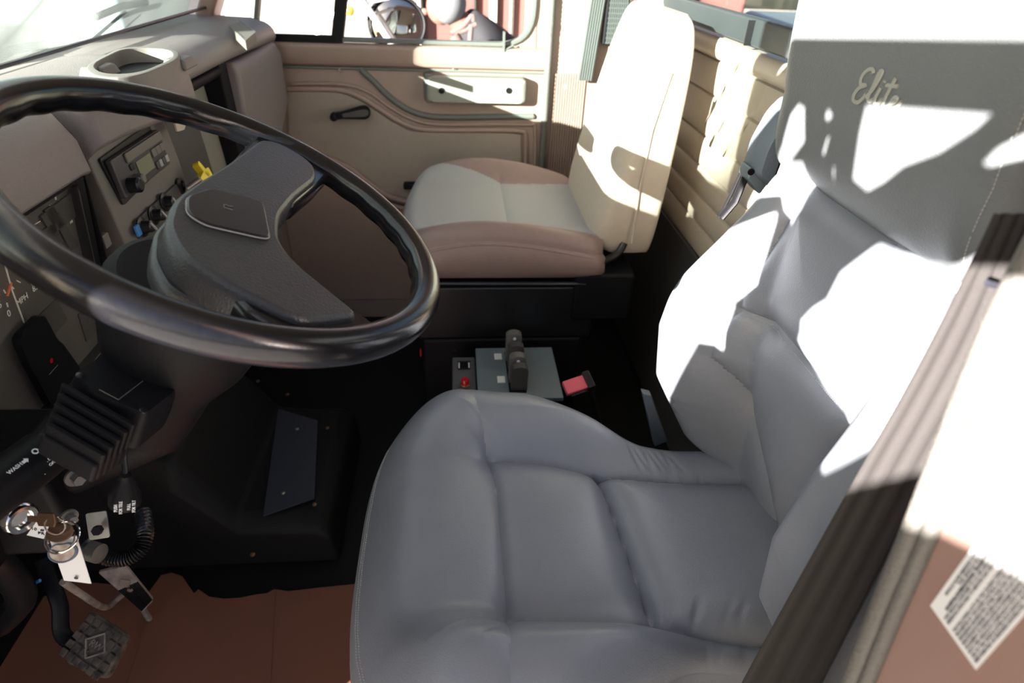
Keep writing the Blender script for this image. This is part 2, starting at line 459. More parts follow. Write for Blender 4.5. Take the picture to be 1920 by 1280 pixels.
# cloth insert
top = spline([(p[0], p[2], 0) for p in dline([(540, 172), (630, 173), (668, 185), (705, 208), (748, 234), (790, 247), (940, 249), (975, 251)])], 6)
bot = [(p[0], p[2], 0) for p in dline([(980, 420), (800, 400), (745, 368), (700, 352), (640, 330), (545, 300)])]
poly = [(p[0], p[1]) for p in top] + [(p[0], p[1]) for p in bot]
g = G(); g.prism(poly, .008, .016, mXZ); g.build('cloth_insert', 'doorfab', dr, bevel=.003)
# map pocket ridge low on the door
for nm, off, rr in (('pocket_rim', 0, .012), ('lower_pocket_rim', 14, .009)):
    pl = spline(dline([(600, 292 + off), (650, 312 + off), (690, 342 + off), (730, 368 + off), (790, 382 + off), (860, 384 + off)], .02), 6)
    g = G(); g.tube(pl, rr, 10, up=(0, 1, 0)); g.build(nm, 'pbrown', dr)
g = G(); h = at(790, 347, Y=YD - .03); g.box((h[0] - .06, YD - .045, h[2] - .012), (h[0] + .06, YD - .012, h[2] + .008)); g.build('inner_release', 'black', dr, bevel=.005)
# pull handle / armrest
a = at(799, 141, Y=YD - .03); b = at(985, 192, Y=YD - .03)
g = G(); g.loft([[(x, YD - y, z) for x, z in rpoly([(a[0] + s, b[2]), (b[0] - s, b[2]), (b[0] - s, a[2]), (a[0] + s, a[2])], .014)] for s, y in ((0, .004), (0, .04), (.004, .05), (.012, .054))])
ph = g.build('pull_handle', 'doorgrip', dr, bevel=.003)
for px in (828, 954):
    p = at(px, 170, Y=YD - .055); g = G(); g.lathe([(.009, 0), (.009, .003), (.006, .003), (.006, .0015)], frame((p[0], YD - .054, p[2]), (1, 0, 0), (0, -1, 0)), 16); g.build('handle_screw', 'black', ph)
g = G(); g.loft([[(a[0] - .012 + t, YD - .002 - y, z) for z in (b[2] - .004, a[2] + .004)] + [(a[0] + .02, YD - .002 - y, z) for z in (a[2] + .004, b[2] - .004)] for t, y in ((0, 0), (.01, .046))]); g.build('handle_end', 'doortrim', ph, bevel=.004)
# window crank
p0 = at(627, 218, Y=YD - .04); p1 = at(682, 211, Y=YD - .04)
g = G(); 
ax = Vector((p1[0] - p0[0], 0, p1[2] - p0[2])).normalized(); pz = Vector((-ax.z, 0, ax.x)); L = (Vector((p1[0], 0, p1[2])) - Vector((p0[0], 0, p0[2]))).length
prof = []
for t, w in ((-.012, .006), (0, .011), (.02, .010), (L * .6, .015), (L, .021), (L + .014, .017), (L + .02, .006)): prof.append((t, w))
poly = [(t, w) for t, w in prof] + [(t, -w) for t, w in prof[::-1]]
mc = Matrix(((ax.x, pz.x, 0, p0[0]), (0, 0, -1, YD - .03), (ax.z, pz.z, 0, p0[2]), (0, 0, 0, 1)))
g.prism(rpoly(poly, .006, 2), 0, .014, mc); cr = g.build('window_crank', 'black', dr, bevel=.003)
g = G(); g.lathe([(.011, 0), (.013, .012), (.011, .03), (.005, .033)], mc, 16); g.build('crank_knob', 'black', cr)
g = G(); g.prism(rpoly([(t * .9 + .008, w * .55) for t, w in prof[2:]] + [(t * .9 + .008, -w * .55) for t, w in prof[:1:-1]], .004, 2), .0141, .016, mc); g.build('crank_inlay', 'satin', cr)
g = G(); p = at(637, 132, Y=YD - .012); g.ball(p, .006); p = at(850, 130, Y=YD - .012); g.ball(p, .003); g.build('card_screw', 'door', dr)
g = G(); p = at(945, 84, Y=YD - .03); g.box((p[0] - .003, YD - .03, p[2] - .02), (p[0] + .003, YD - .01, p[2] + .035)); g.tube([(p[0], YD - .025, p[2] - .018), (p[0] + .03, YD - .02, p[2] - .002)], .003, 8); g.build('window_catch', 'doortrim', dr)
# door edge seal
g = G()
zz = np.linspace(.25, 1.72, 240)
a = at(1036, 0, Y=YD - .02); b = at(1016, 310, Y=YD - .02)
pts = [(b[0] + (a[0] - b[0]) * (z - b[2]) / (a[2] - b[2]), YD - .016, z) for z in zz]
g.tube(pts, lambda t: .010 + .0022 * (1 if int(t * 239) % 2 else 0), 10); g.build('door_seal', 'seal', dr)

# ================================================================== dashboard
da = thing('dashboard', (-.7, 1.1, .6), 'long taupe truck dashboard under the windshield, running from the steering wheel to the passenger door', 'dashboard')
def lofty(name, secs, m, parent, bevel=.006, seg=3, **k):
    g = G(); g.loft([[(x, y, z) for x, z in prof] for y, prof in secs]); return g.build(name, m, parent, bevel=bevel, seg=seg, **k)
# instrument hood
prof = [(-.74, 1.035), (-.64, 1.06), (-.575, 1.055), (-.54, 1.035), (-.52, 1.0), (-.515, .955), (-.535, .948), (-.60, .95), (-.74, .95)]
def sh(pr, dx, dz): return [(x + dx, z + dz) for x, z in pr]
lofty('instrument_hood', [(.22, sh(prof, -.03, -.03)), (.34, sh(prof, -.01, -.005)), (.60, prof), (.87, prof), (.90, sh(prof, -.006, -.006)), (.905, sh(prof, -.015, -.012))], 'dash', da, bevel=.010)
# cluster bezel + gauges
def cl(y, t, d=0):  # point on cluster plane : t=0 top .. 1 bottom
    x0, z0, x1, z1 = -.548, .948, -.590, .660
    nx, nz = .99, .145
    return (x0 + (x1 - x0) * t + nx * d, y, z0 + (z1 - z0) * t - nz * d * -1 * -1)
mCL = frame((-.548, .35, .948), (0, 1, 0), (.99, 0, -.144))  # local x=+Y ; z=out(+X)
# local y = z × x
mCLi = mCL.inverted()
def clp(px, py, d=0.0):  # pixel -> local coords on cluster plane at height d
    dirv = Vector(ROT @ np.array([px - 960, py - 640, F])); n = Vector((.99, 0, -.144)).normalized(); o = Vector((-.548, .35, .948)) + n * d; c = Vector(CAM)
    p = c + dirv * ((o - c).dot(n) / dirv.dot(n)); q = mCLi @ p
    return (q.x, q.y)
g = G()
sgn = 1 if (mCLi @ Vector((-.59, .35, .66))).y < 0 else -1
H = .292
def R4(x0, y0, x1, y1): return [(x0, y0), (x1, y0), (x1, y1), (x0, y1)]
g.prism(R4(-.15, -H * sgn, .545, 0), -.03, -.004, mCL)
face = g.build('instrument_panel', 'cluster', da, bevel=.003)
g = G(); g.ring(rpoly(R4(-.15, -(H + .012) * sgn, .553, 0.004 * sgn), .012), rpoly(R4(-.13, -(H - .012) * sgn, .536, -.008 * sgn), .012), -.02, .012, mCL); g.build('panel_bezel', 'satin', face, bevel=.002)
g = G(); g.add([(x, y, .006) for x, y in R4(-.13, -(H - .01) * sgn, .537, -.006 * sgn)], [(0, 1, 2, 3)], mCL); g.build('panel_lens', 'lens', face)
# raised dark gauge windows and tick marks
def clpoly(pxs, d): return [clp(*p, d) for p in pxs]
g = G()
for q in ([(78, 405), (150, 350), (172, 385), (100, 440)], [(85, 395), (100, 385), (118, 410), (102, 422)], [(70, 440), (103, 418), (125, 460), (92, 480)], [(105, 415), (135, 470), (150, 462), (118, 408)]):
    g.prism(clpoly(q, 0), -.0038, -.001, mCL); g.build('warning_window', 'dashdark', face); g = G()
for q in ([(70, 598), (110, 560), (130, 600), (95, 640)], [(150, 590), (190, 560), (205, 600), (165, 640)]): g = G(); g.prism(clpoly(q, 0), -.0038, -.002, mCL); g.build('warning_window', 'dashdark', face)
def tick(g, a, b, w=.0014, h=.0005):
    A = Vector(clp(*a)); B = Vector(clp(*b)); d = (B - A).normalized(); n = Vector((-d.y, d.x)) * w / 2
    g.prism([tuple(A + n), tuple(B + n), tuple(B - n), tuple(A - n)], -.0038, -.003 + h, mCL)
for a, b in (((97, 385), (111, 396)), ((119, 392), (124, 387)), ((126, 398), (132, 396)), ((130, 405), (136, 406)), ((62, 530), (66, 536)), ((18, 568), (20, 576)), ((0, 545), (4, 552))):
    g = G(); tick(g, a, b, .0012); g.build('gauge_marking', 'gtext', face)
g = G(); tick(g, (10, 480), (28, 545), .0014); tick(g, (28, 545), (50, 605), .0014)
g.build('gauge_divider', 'gtext', face); g = G(); tick(g, (56, 430), (80, 415), .001)
g.build('gauge_marking', 'gtext', face)
for i in range(9):
    a = .3 + i * .28; g = G(); tick(g, (8 + 58 * math.cos(a) - 20, 500 + 48 * math.sin(a)), (8 + 66 * math.cos(a) - 20, 500 + 55 * math.sin(a)), .0012); g.build('gauge_marking', 'gtext', face)
g = G(); tick(g, (118, 392), (116, 376), .002, .001); g.build('gauge_needle', 'orange', face); g = G(); tick(g, (18, 555), (26, 530), .003, .001); g.build('gauge_needle', 'orange', face)
def cltext(s, px, py, size, rot=0, mt='gtext', nm='gauge_lettering', d=-.0025):
    q = clp(px, py); m = mCL @ Matrix.Translation((q[0], q[1], d)) @ Matrix.Rotation(rot, 4, 'Z')
    return text(s, size, m, mt, nm, face)
# local axes: x=+Y. text must read left-to-right for a viewer facing -X : viewer's right is +Y?? driver looks toward -X, right hand = +Y
cltext('MPH', 46, 562, .012); cltext('85', 70, 540, .012); cltext('0', 21, 588, .013); cltext('5', 4, 572, .013); cltext('8', 108, 372, .008); cltext('18', 137, 416, .008); cltext('1', 83, 443, .008); cltext('P 0', 93, 585, .007)
# dark warning display cover, phone-like plate with a red mark
pl = [(78, 591), (103, 637), (112, 643), (146, 690), (92, 762), (62, 705), (52, 690), (31, 640), (34, 628), (70, 592)]
g = G(); g.prism(rpoly([clp(x, y, .01) for x, y in pl], .006, 3), .004, .014, mCL); dc = g.build('display_cover', 'black', face, bevel=.003)
g = G(); q = clp(96, 676, .0142); g.lathe([(.0035, 0), (.0035, .0006), (.002, .0006)], mCL @ Matrix.Translation((q[0], q[1], .0142)), 14); g.build('red_mark', 'red', dc)
g = G(); A = clp(92, 702, .0142); B = clp(108, 684, .0142); dA = (Vector(B) - Vector(A)).normalized(); nA = Vector((-dA.y, dA.x)) * .0006
g.prism([tuple(Vector(A) + nA), tuple(Vector(B) + nA), tuple(Vector(B) - nA), tuple(Vector(A) - nA)], .0142, .0146, mCL); g.build('faint_line', 'dashlow', dc)
# side cheek between cluster and centre panel
lofty('panel_cheek', [(.905, [(-.60, .95), (-.535, .945), (-.562, .64), (-.62, .64)]), (.955, [(-.60, .965), (-.575, .96), (-.59, .62), (-.62, .62)])], 'black', da, bevel=.002)
p = at(205, 415, X=-.575); g = G(); g.box((-.58, .918, p[2] - .016), (-.55, .936, p[2] + .006)); g.build('rocker_switch', 'dashlow', da, bevel=.002); g = G(); g.box((-.58, .918, p[2] - .085), (-.552, .934, p[2] - .06)); g.build('rocker_switch', 'dashlow', da, bevel=.002)
# centre panel (radio + climate)
prof = [(-.64, .985), (-.556, .98), (-.545, .87), (-.535, .74), (-.545, .62), (-.64, .62)]
lofty('centre_panel', [(.955, prof), (1.235, prof)], 'dashlow', da, bevel=.004)
prof2 = [(-.64, .985), (-.557, .975), (-.549, .87), (-.540, .72), (-.60, .60), (-.64, .60)]
lofty('side_panel', [(1.236, prof2), (1.385, prof2)], 'dashdark', da, bevel=.003)
g = G(); p = at(339, 294, X=-.553); g.lathe([(.007, 0), (.007, .003), (.003, .005)], frame((-.556, p[1], p[2]), (0, 1, 0), (1, 0, 0)), 14); g.build('panel_screw', 'steel', da)
# centre plane mapping
nC = Vector((1, 0, .09)).normalized(); oC = Vector((-.551, 1.0, .93))
mC = frame(oC, (0, 1, 0), nC); mCi = mC.inverted()
def cp(px, py, d=0.):
    dirv = Vector(ROT @ np.array([px - 960, py - 640, F])); c = Vector(CAM); o = oC + nC * d
    q = mCi @ (c + dirv * ((o - c).dot(nC) / dirv.dot(nC))); return (q.x, q.y)
rad = [cp(184, 299), cp(274, 235), cp(308, 305), cp(228, 383)]
# dark recess + radio
cx = sum(p[0] for p in rad) / 4; cy = sum(p[1] for p in rad) / 4
g = G(); g.prism(rpoly([(cx + (x - cx) * 1.03, cy + (y - cy) * 1.03) for x, y in rad], .005), .000, .0045, mC); g.build('radio_surround', 'satin', da, bevel=.001)
y0r, y1r = min(p[0] for p in rad) + .006, max(p[0] for p in rad) - .006; z1r, z0r = cp(230, 275)[1] + .012, cp(265, 340)[1] - .004
def rc(u, v): return (y0r + (y1r - y0r) * u, z0r + (z1r - z0r) * v)   # u left->right, v bottom->top
up = 1 if (mCi @ (oC + Vector((0, 0, 1)))).y > 0 else -1
zt = max(p[1] for p in rad) if up > 0 else min(p[1] for p in rad); zb = min(p[1] for p in rad) if up > 0 else max(p[1] for p in rad)
def rc(u, v): return (y0r + (y1r - y0r) * u, zb + (zt - zb) * (.12 + v * .76))
def rq(u0, v0, u1, v1): return [rc(u0, v0), rc(u1, v0), rc(u1, v1), rc(u0, v1)]
g = G(); g.prism(rq(0, 0, 1, 1), .004, .014, mC); rd = g.build('car_radio', 'radio', da, bevel=.002)
g = G(); g.prism(rq(.22, .72, .98, .97), .014, .018, mC); g.build('tape_flap', 'dashlow', rd, bevel=.0015)
g = G(); g.prism(rq(.36, .2, .66, .62), .014, .0155, mC); g.build('radio_display', 'lcd', rd)
for i in range(3):
    g = G(); g.prism(rq(.70 + i * .098, .44, .79 + i * .098, .66), .014, .0165, mC); g.build('preset_button', 'dashlow', rd, bevel=.001)
for i in range(4):
    g = G(); g.prism(rq(.70 + i * .073, .1, .76 + i * .073, .3), .014, .0165, mC); g.build('function_button', 'pgrey' if i % 2 else 'dashdark', rd, bevel=.001)
g = G(); g.prism(rq(.24, .5, .31, .66), .014, .0165, mC); g.build('power_button', 'satin', rd, bevel=.001)
q = rc(.13, .22); g = G(); g.lathe([(.013, 0), (.0125, .016), (.009, .019)], mC @ Matrix.Translation((q[0], q[1], .014)), 20); g.build('volume_knob', 'satin', rd, bevel=.001)
q = rc(.27, .25); g = G(); g.lathe([(.009, 0), (.0085, .012), (.006, .014)], mC @ Matrix.Translation((q[0], q[1], .014)), 20); g.build('tone_knob', 'dashlow', rd, bevel=.001)
# climate strip
cq = [cp(250, 440), cp(335, 345), cp(352, 385), cp(270, 480)]
g = G(); g.prism(rpoly([cp(248, 415), cp(325, 345), cp(352, 400), cp(270, 480)], .004), .0, .006, mC); cc = g.build('climate_control', 'dashdark', da, bevel=.001)
for px, py in ((314, 378), (293, 403), (272, 425)):
    q = cp(px, py, .012); g = G(); g.lathe([(.017, 0), (.017, .003), (.011, .004), (.010, .018), (.007, .019)], mC @ Matrix.Translation((q[0], q[1], .006)), 22); kb = g.build('climate_knob', 'satin', cc, bevel=.001)
    g = G(); g.box((-.0016, -.010, .019), (.0016, .010, .0215), mC @ Matrix.Translation((q[0], q[1], .006)) @ Matrix.Rotation(.6, 4, 'Z')); g.build('knob_pointer', 'pgrey', kb)
q = cp(258, 432, .008); g = G(); g.prism([(q[0] - .006, q[1] - .009), (q[0] + .006, q[1] - .009), (q[0] + .006, q[1] + .009), (q[0] - .006, q[1] + .009)], .006, .011, mC); g.build('blue_button', 'blue', cc, bevel=.001)
# round outlet and yellow pull valve on the side panel
q = cp(345, 348, .01); g = G(); g.lathe([(.016, 0), (.016, .006), (.010, .008), (.009, .004)], mC @ Matrix.Translation((q[0], q[1], .0)), 20); g.build('power_outlet', 'satin', da)
g = G(); A = at(352, 352, X=-.52); B = at(400, 318, X=-.47)
g.tube([tuple(A), tuple((A + B) / 2)], .006, 12); g.build('valve_stem', 'steel', da)
d1 = Vector(at(383, 338, X=-.50)); mY = frame(d1, (0, 1, .1), (.9, -.2, .35))
g = G(); g.prism(rpoly([(-.028, -.010), (.028, -.010), (.034, .012), (.012, .014), (-.028, .010)], .004), -.008, .006, mY)
g.prism(rpoly([(.010, .0), (.022, .0), (.018, .034), (.008, .030)], .004), -.008, .006, mY); g.build('yellow_knob', 'yellow', da, bevel=.002)
# small cream tag hanging under the hood
g = G(); c4 = [at(322, 212, X=-.52), at(350, 225, X=-.52), at(345, 243, X=-.52), at(332, 247, X=-.52)]
g.prism(rpoly([(p[1], p[2]) for p in c4], .004), .0, .003, Matrix(((0, 0, 1, -.522), (1, 0, 0, 0), (0, 1, 0, 0), (0, 0, 0, 1)))); g.build('ash_tray_tab', 'pcream', da, bevel=.001)
# centre hood with cup holder
prof = [(-.74, 1.04), (-.66, 1.055), (-.56, 1.052), (-.52, 1.04), (-.508, 1.02), (-.505, .975), (-.53, .967), (-.60, .972), (-.74, .97)]
pb = [(x + (.02 if x > -.58 else 0), z - (.008 if z < 1 else 0)) for x, z in prof]
lofty('centre_hood', [(.928, sh(prof, -.03, -.02)), (.94, sh(prof, -.012, -.004)), (1.0, prof), (1.18, pb), (1.25, sh(pb, -.002, -.006)), (1.285, sh(prof, -.02, -.02))], 'dash', da, bevel=.008)
# cup holder: rounded tray
ch = [at(156, 128, Z=1.075), at(232, 90, Z=1.075), at(330, 92, Z=1.075), at(342, 112, Z=1.075), at(262, 148, Z=1.075), at(180, 150, Z=1.075)]
cpoly = [(p[0], p[1]) for p in ch]
co = rpoly(cpoly, .05, 5); cx = sum(p[0] for p in co) / len(co); cy = sum(p[1] for p in co) / len(co)
ci = [(cx + (x - cx) * .84, cy + (y - cy) * .84) for x, y in co]; cb = [(cx + (x - cx) * 1.10, cy + (y - cy) * 1.10) for x, y in co]
g = G(); n_ = len(co)
g.loft([[(x, y, z) for x, y in pl_] for pl_, z in ((cb, 1.048), (co, 1.062), (co, 1.078), (ci, 1.079), (ci, 1.056))], caps=False)
cup = g.build('cup_holder', 'dashlow', da, bevel=.002)
g = G(); g.prism(ci, 1.0555, 1.0575); g.build('cup_holder_floor', 'black', cup)
for dx, dy in ((-.05, -.01), (.035, .07)):
    g = G(); g.loft([[(cx + dx + sx * s_, cy + dy + sy * s_, z) for sx, sy in ((-.02, -.028), (.02, -.028), (.02, .028), (-.02, .028))] for z, s_ in ((1.057, 1), (1.073, .75))]); g.build('cup_finger', 'dashlow', cup, bevel=.004)
# passenger hood cap
prof = [(-.76, 1.035), (-.68, 1.040), (-.60, 1.038), (-.565, 1.028), (-.545, 1.015), (-.538, .985), (-.56, .978), (-.62, .978), (-.76, .97)]
pe = [(x + .03, z) for x, z in prof]
lofty('passenger_hood', [(1.286, sh(prof, -.012, -.012)), (1.31, prof), (1.62, sh(prof, .004, 0)), (1.72, sh(prof, .02, .004)), (1.97, pe), (2.02, sh(pe, -.02, -.02))], 'dash', da, bevel=.012)
# vent pocket in the cap
v4 = [at(440, 28, Z=1.06), at(462, 20, Z=1.06), at(497, 42, Z=1.06), at(478, 58, Z=1.06)]
vp = rpoly([(p[0] - .025, p[1]) for p in v4], .01); vx = sum(p[0] for p in vp) / len(vp); vy = sum(p[1] for p in vp) / len(vp)
g = G(); g.ring(vp, [(vx + (x - vx) * .8, vy + (y - vy) * .8) for x, y in vp], 1.02, 1.0395); g.prism([(vx + (x - vx) * .8, vy + (y - vy) * .8) for x, y in vp], 1.02, 1.0388); ve = g.build('defroster_vent', 'dashlow', da, bevel=.002)
# glovebox recess
lofty('glovebox_frame', [(1.386, [(-.66, .98), (-.56, .978), (-.552, .60), (-.66, .60)]), (1.40, [(-.66, .98), (-.562, .978), (-.554, .60), (-.66, .60)])], 'black', da, bevel=.002)
lofty('glovebox_door', [(1.40, [(-.64, .975), (-.605, .97), (-.585, .62), (-.64, .60)]), (1.63, [(-.64, .975), (-.605, .97), (-.585, .62), (-.64, .60)])], 'glove', da, bevel=.004)
lofty('glovebox_edge', [(1.60, [(-.66, .98), (-.558, .978), (-.55, .60), (-.66, .60)]), (1.632, [(-.66, .98), (-.55, .98), (-.54, .60), (-.66, .60)])], 'black', da, bevel=.004)
g = G(); g.tube([(-.565, 1.40, .962), (-.565, 1.60, .962)], .012, 10); g.build('glovebox_lip', 'black', da)
# end block by the door
pr1 = [(-.66, .978), (-.532, .976), (-.525, .95), (-.535, .62), (-.60, .585), (-.66, .60)]
pr2 = [(-.66, .985), (-.515, .983), (-.500, .95), (-.500, .82), (-.555, .70), (-.66, .66)]
pr3 = [(-.66, .98), (-.535, .978), (-.525, .94), (-.53, .83), (-.585, .72), (-.66, .69)]
lofty('end_block', [(1.634, pr1), (1.80, [((a[0] + b[0]) / 2 + .006, (a[1] + b[1]) / 2) for a, b in zip(pr1, pr2)]), (1.95, pr2), (2.01, pr3)], 'dash', da, bevel=.012)
p = at(533, 190, X=-.51); g = G(); g.lathe([(.008, 0), (.007, .006)], frame((p[0] - .004, p[1], p[2]), (0, 1, 0), (1, 0, 0)), 12); g.build('trim_clip', 'dashlow', da)
# lower dash, black knee panel
lofty('knee_panel', [(.25, [(-.75, .68), (-.575, .655), (-.60, .55), (-.75, .52)]), (1.63, [(-.75, .68), (-.555, .655), (-.59, .52), (-.75, .50)])], 'black', da, bevel=.006)
lofty('lower_tray', [(1.40, [(-.75, .60), (-.56, .60), (-.60, .50), (-.75, .48)]), (2.02, [(-.75, .66), (-.58, .66), (-.64, .54), (-.75, .5)])], 'carpet', da, bevel=.006)
g = G(); g.box((-.76, .22, 1.0), (-.66, 2.03, 1.035)); g.build('cowl_deck', 'dash', da)
# edge bead along windshield
g = G(); g.tube([(-.70, .25, 1.056), (-.70, 2.0, 1.056)], .004, 8); g.build('windshield_bead', 'satin', da)

# ------------------------------------------------------------------ windshield + pillars + wipers (setting)
ws = thing('window_2', (-.75, 1.1, 1.04), None, None, kind='structure')
g = G(); g.add([(-.78, .12, 1.02), (-.78, 2.04, 1.02), (-.36, 1.98, 1.72), (-.36, .18, 1.72)], [(0, 1, 2, 3)]); g.build('windshield_pane', 'wind', ws, solid=.004)
g = G(); g.tube([(-.775, .1, 1.02), (-.775, 2.06, 1.02)], .015, 8); g.build('windshield_gasket', 'black', ws)
G().loft([[(x + dx, 2.0 + dy, z) for dx, dy in ((0, 0), (.05, 0), (.05, .09), (0, .09))] for x, z in ((-.78, .95), (-.36, 1.76))]).build('trim_1', 'pillar', kind='structure', bevel=.01)
G().loft([[(x + dx, .08 + dy, z) for dx, dy in ((0, 0), (.05, 0), (.05, .07), (0, .07))] for x, z in ((-.78, .95), (-.36, 1.76))]).build('trim_2', 'pillar', kind='structure', bevel=.01)
def wiper(name, a, b, c, d, label):
    t = thing(name, tuple((Vector(a) + Vector(b)) / 2), label, 'wiper', 'windshield wipers')
    g = G(); g.tube([a, b], .0035, 8); g.build('wiper_arm', 'satin', t)
    g = G(); mid = (Vector(c) + Vector(d)) / 2; g.tube([c, mid + Vector((0, 0, .006)), d], .006, 8, flat=1.3); g.build('wiper_blade', 'satin', t)
# on the outside of the glass plane: X = -.78 + (z-1.02)*.6
def wsx(z): return -.78 + (z - 1.02) * .6 - .03
def wpt(px, py):
    d = ROT @ np.array([px - 960, py - 640, F]); n = np.array([1, 0, -.6]); o = np.array([-.81, 0, 1.02]); t = (o - CAM).dot(n) / d.dot(n); return tuple(CAM + d * t)
wiper('windshield_wiper', wpt(120, 120), wpt(235, 22), wpt(180, 32), wpt(275, 4), 'longer black wiper arm and blade seen through the windshield nearer the cup holder')
wiper('windshield_wiper', wpt(-60, 150), wpt(30, 95), wpt(-40, 118), wpt(85, 84), 'short black wiper blade low on the windshield above the left end of the steering wheel')

# ================================================================== steering wheel
AL = .485
WC = Vector((-.227, .616, 1.007)); n_ = Vector((math.sin(AL), 0, math.cos(AL))); u_ = Vector((math.cos(AL), 0, -math.sin(AL)))
mW = frame(WC, u_, n_)   # local x = down/rear, y = +Y, z = normal
sw = thing('steering_wheel', tuple(WC - n_ * .06), 'large black two-spoke truck steering wheel with glossy rim in front of the driver seat', 'steering wheel')
NU, NV = 420, 28; vs = []; Rm, rr = .2135, .0172
for i in range(NU):
    th = 2 * PI * i / NU
    grip = .5 - .5 * math.cos(th * 28)
    band = 1.0
    for k in range(NV):
        ph = 2 * PI * k / NV
        inner = max(0, -math.cos(ph)); under = max(0, -math.sin(ph + .5))
        r = rr * (1 - .10 * grip * max(0, math.cos(ph - 3.8)) ** 2)
        vs.append(((Rm + r * math.cos(ph)) * math.cos(th), (Rm + r * math.cos(ph)) * math.sin(th), r * math.sin(ph) * 1.05))
fs = [(i * NV + k, ((i + 1) % NU) * NV + k, ((i + 1) % NU) * NV + (k + 1) % NV, i * NV + (k + 1) % NV) for i in range(NU) for k in range(NV)]
g = G(); g.add(vs, fs, mW); g.build('rim', 'wheel', sw, ang=80)
# pad : outline in wheel plane
pad = [(-.026, .176), (-.005, .190), (.030, .184), (.047, .168), (.055, .135), (.044, .06), (.041, .0), (.052, -.05), (.075, -.078), (.148, -.122), (.128, -.142), (.104, -.166), (.088, -.168), (.04, -.160), (-.010, -.142), (-.034, -.108), (-.045, -.06), (-.042, -.01), (-.034, .06)]
pr = thin(rpoly(pad, .016, 4), .0045); pcx, pcy = .02, -.02
def scl(p, s): return [(pcx + (x - pcx) * s, pcy + (y - pcy) * s) for x, y in p]
def off2(poly, d):
    """inset polygon by d (approx)"""
    P = [Vector(p) for p in poly]; N = len(P); area = sum(P[i].x * P[(i + 1) % N].y - P[(i + 1) % N].x * P[i].y for i in range(N)); s = 1 if area > 0 else -1
    o = []
    for i in range(N):
        t = (P[(i + 1) % N] - P[i - 1]); t.normalize(); nrm = Vector((-t.y, t.x)) * s; o.append(tuple(P[i] + nrm * d))
    return o
g = G(); g.loft([[(x, y, z) for x, y in pl_] for pl_, z in ((off2(pr, .002), -.024), (pr, -.018), (pr, .004), (off2(pr, .0012), .010), (off2(pr, .003), .013), (off2(pr, .0055), .0145))], m=mW)
pd = g.build('hub_pad', 'pad', sw, ang=50)
# horn button
hb = [(-.040, -.052), (-.030, -.018), (.010, .002), (.018, .000), (.040, -.060), (.034, -.066), (-.012, -.086), (-.030, -.080)]
hb = rpoly([(x * 1.0 + .004, y) for x, y in hb], .008, 4)
g = G(); g.loft([[(x, y, z) for x, y in pl_] for pl_, z in ((hb, .0125), (hb, .0175), (off2(hb, .0015), .0185))], m=mW); ho = g.build('horn_button', 'satin', pd, label='smooth dark horn button')
g = G(); g.tube([(x, y, .0158) for x, y in hb], .0009, 6, closed=True, m=mW); g.build('horn_outline', 'pgrey', ho)
mm = mW @ Matrix.Translation((-.002, -.040, .0186)) @ Matrix.Rotation(1.9, 4, 'Z')
g = G(); g.tube([(-.0035, -.004, 0), (-.0035, .004, 0), (.002, .004, 0), (.0035, .002, 0), (.002, 0, 0), (.0035, -.004, 0)], .0006, 6, m=mm); g.build('horn_emblem', 'dashlow', ho)
# spokes blend between pad and rim (under-layer)
def spoke(poly, z0, z1, name):
    p = rpoly(poly, .008, 3); g = G(); g.loft([[(x, y, z) for x, y in q] for q, z in ((off2(p, .003), z0), (p, z0 + .004), (p, z1 - .004), (off2(p, .004), z1))], m=mW); return g.build(name, 'wheel', sw, ang=50)
spoke([(-.036, .205), (-.02, .212), (.05, .207), (.064, .197), (.058, .13), (.046, .05), (.0, .05), (-.034, .08)], -.018, .006, 'spoke')
spoke([(.05, -.04), (.085, -.075), (.172, -.120), (.178, -.135), (.125, -.182), (.100, -.190), (.055, -.170), (.0, -.12)], -.018, .007, 'spoke')
# lower housing below pad
lh = rpoly([(-.050, -.005), (-.048, -.075), (-.034, -.116), (-.010, -.148), (.070, -.164), (.080, -.155), (.04, -.12), (.015, -.05), (.0, .02), (-.03, .03)], .012, 4)
g = G(); g.loft([[(x, y, z) for x, y in q] for q, z in ((off2(lh, .006), -.050), (lh, -.040), (lh, -.021), (off2(lh, .003), -.018))], m=mW); g.build('lower_housing', 'pad', sw, ang=50)

# ------------------------------------------------------------------ steering column
sc = thing('steering_column', (-.62, .60, .55), 'black steering column with ribbed shroud, stalk and tilt lever below the steering wheel', 'steering column')
mS = mW
g = G(); g.lathe([(.040, -.30), (.052, -.22), (.074, -.17), (.083, -.13), (.085, -.088), (.080, -.077), (.074, -.075)], mS @ Matrix.Translation((-.005, -.038, 0)), 40); g.build('column_collar', 'black', sc, ang=40)
g = G(); g.tube([WC - n_ * .2, WC - n_ * .34, Vector((-.62, .60, .60)), Vector((-.9, .60, .42))], .033, 16); g.build('column_tube', 'black', sc)
# shroud box: defined by pixels on a plane slightly below wheel plane
nS = n_; oS = WC - n_ * .16
mSh = frame(oS, u_, nS); mShi = mSh.inverted()
def sp_(px, py, d=0):
    dirv = Vector(ROT @ np.array([px - 960, py - 640, F])); c = Vector(CAM); o = oS + nS * d
    q = mShi @ (c + dirv * ((o - c).dot(nS) / dirv.dot(nS))); return (q.x, q.y)
top = [sp_(222, 640), sp_(350, 690), sp_(330, 735), sp_(275, 778), sp_(180, 742), sp_(135, 700)]
tp = rpoly(top, .006, 3)
g = G(); g.loft([[(x, y, z) for x, y in q] for q, z in ((scl(tp, 1), -.050), (tp, -.008), (off2(tp, .002), 0))], m=mSh); sb = g.build('shroud', 'black', sc, ang=40)
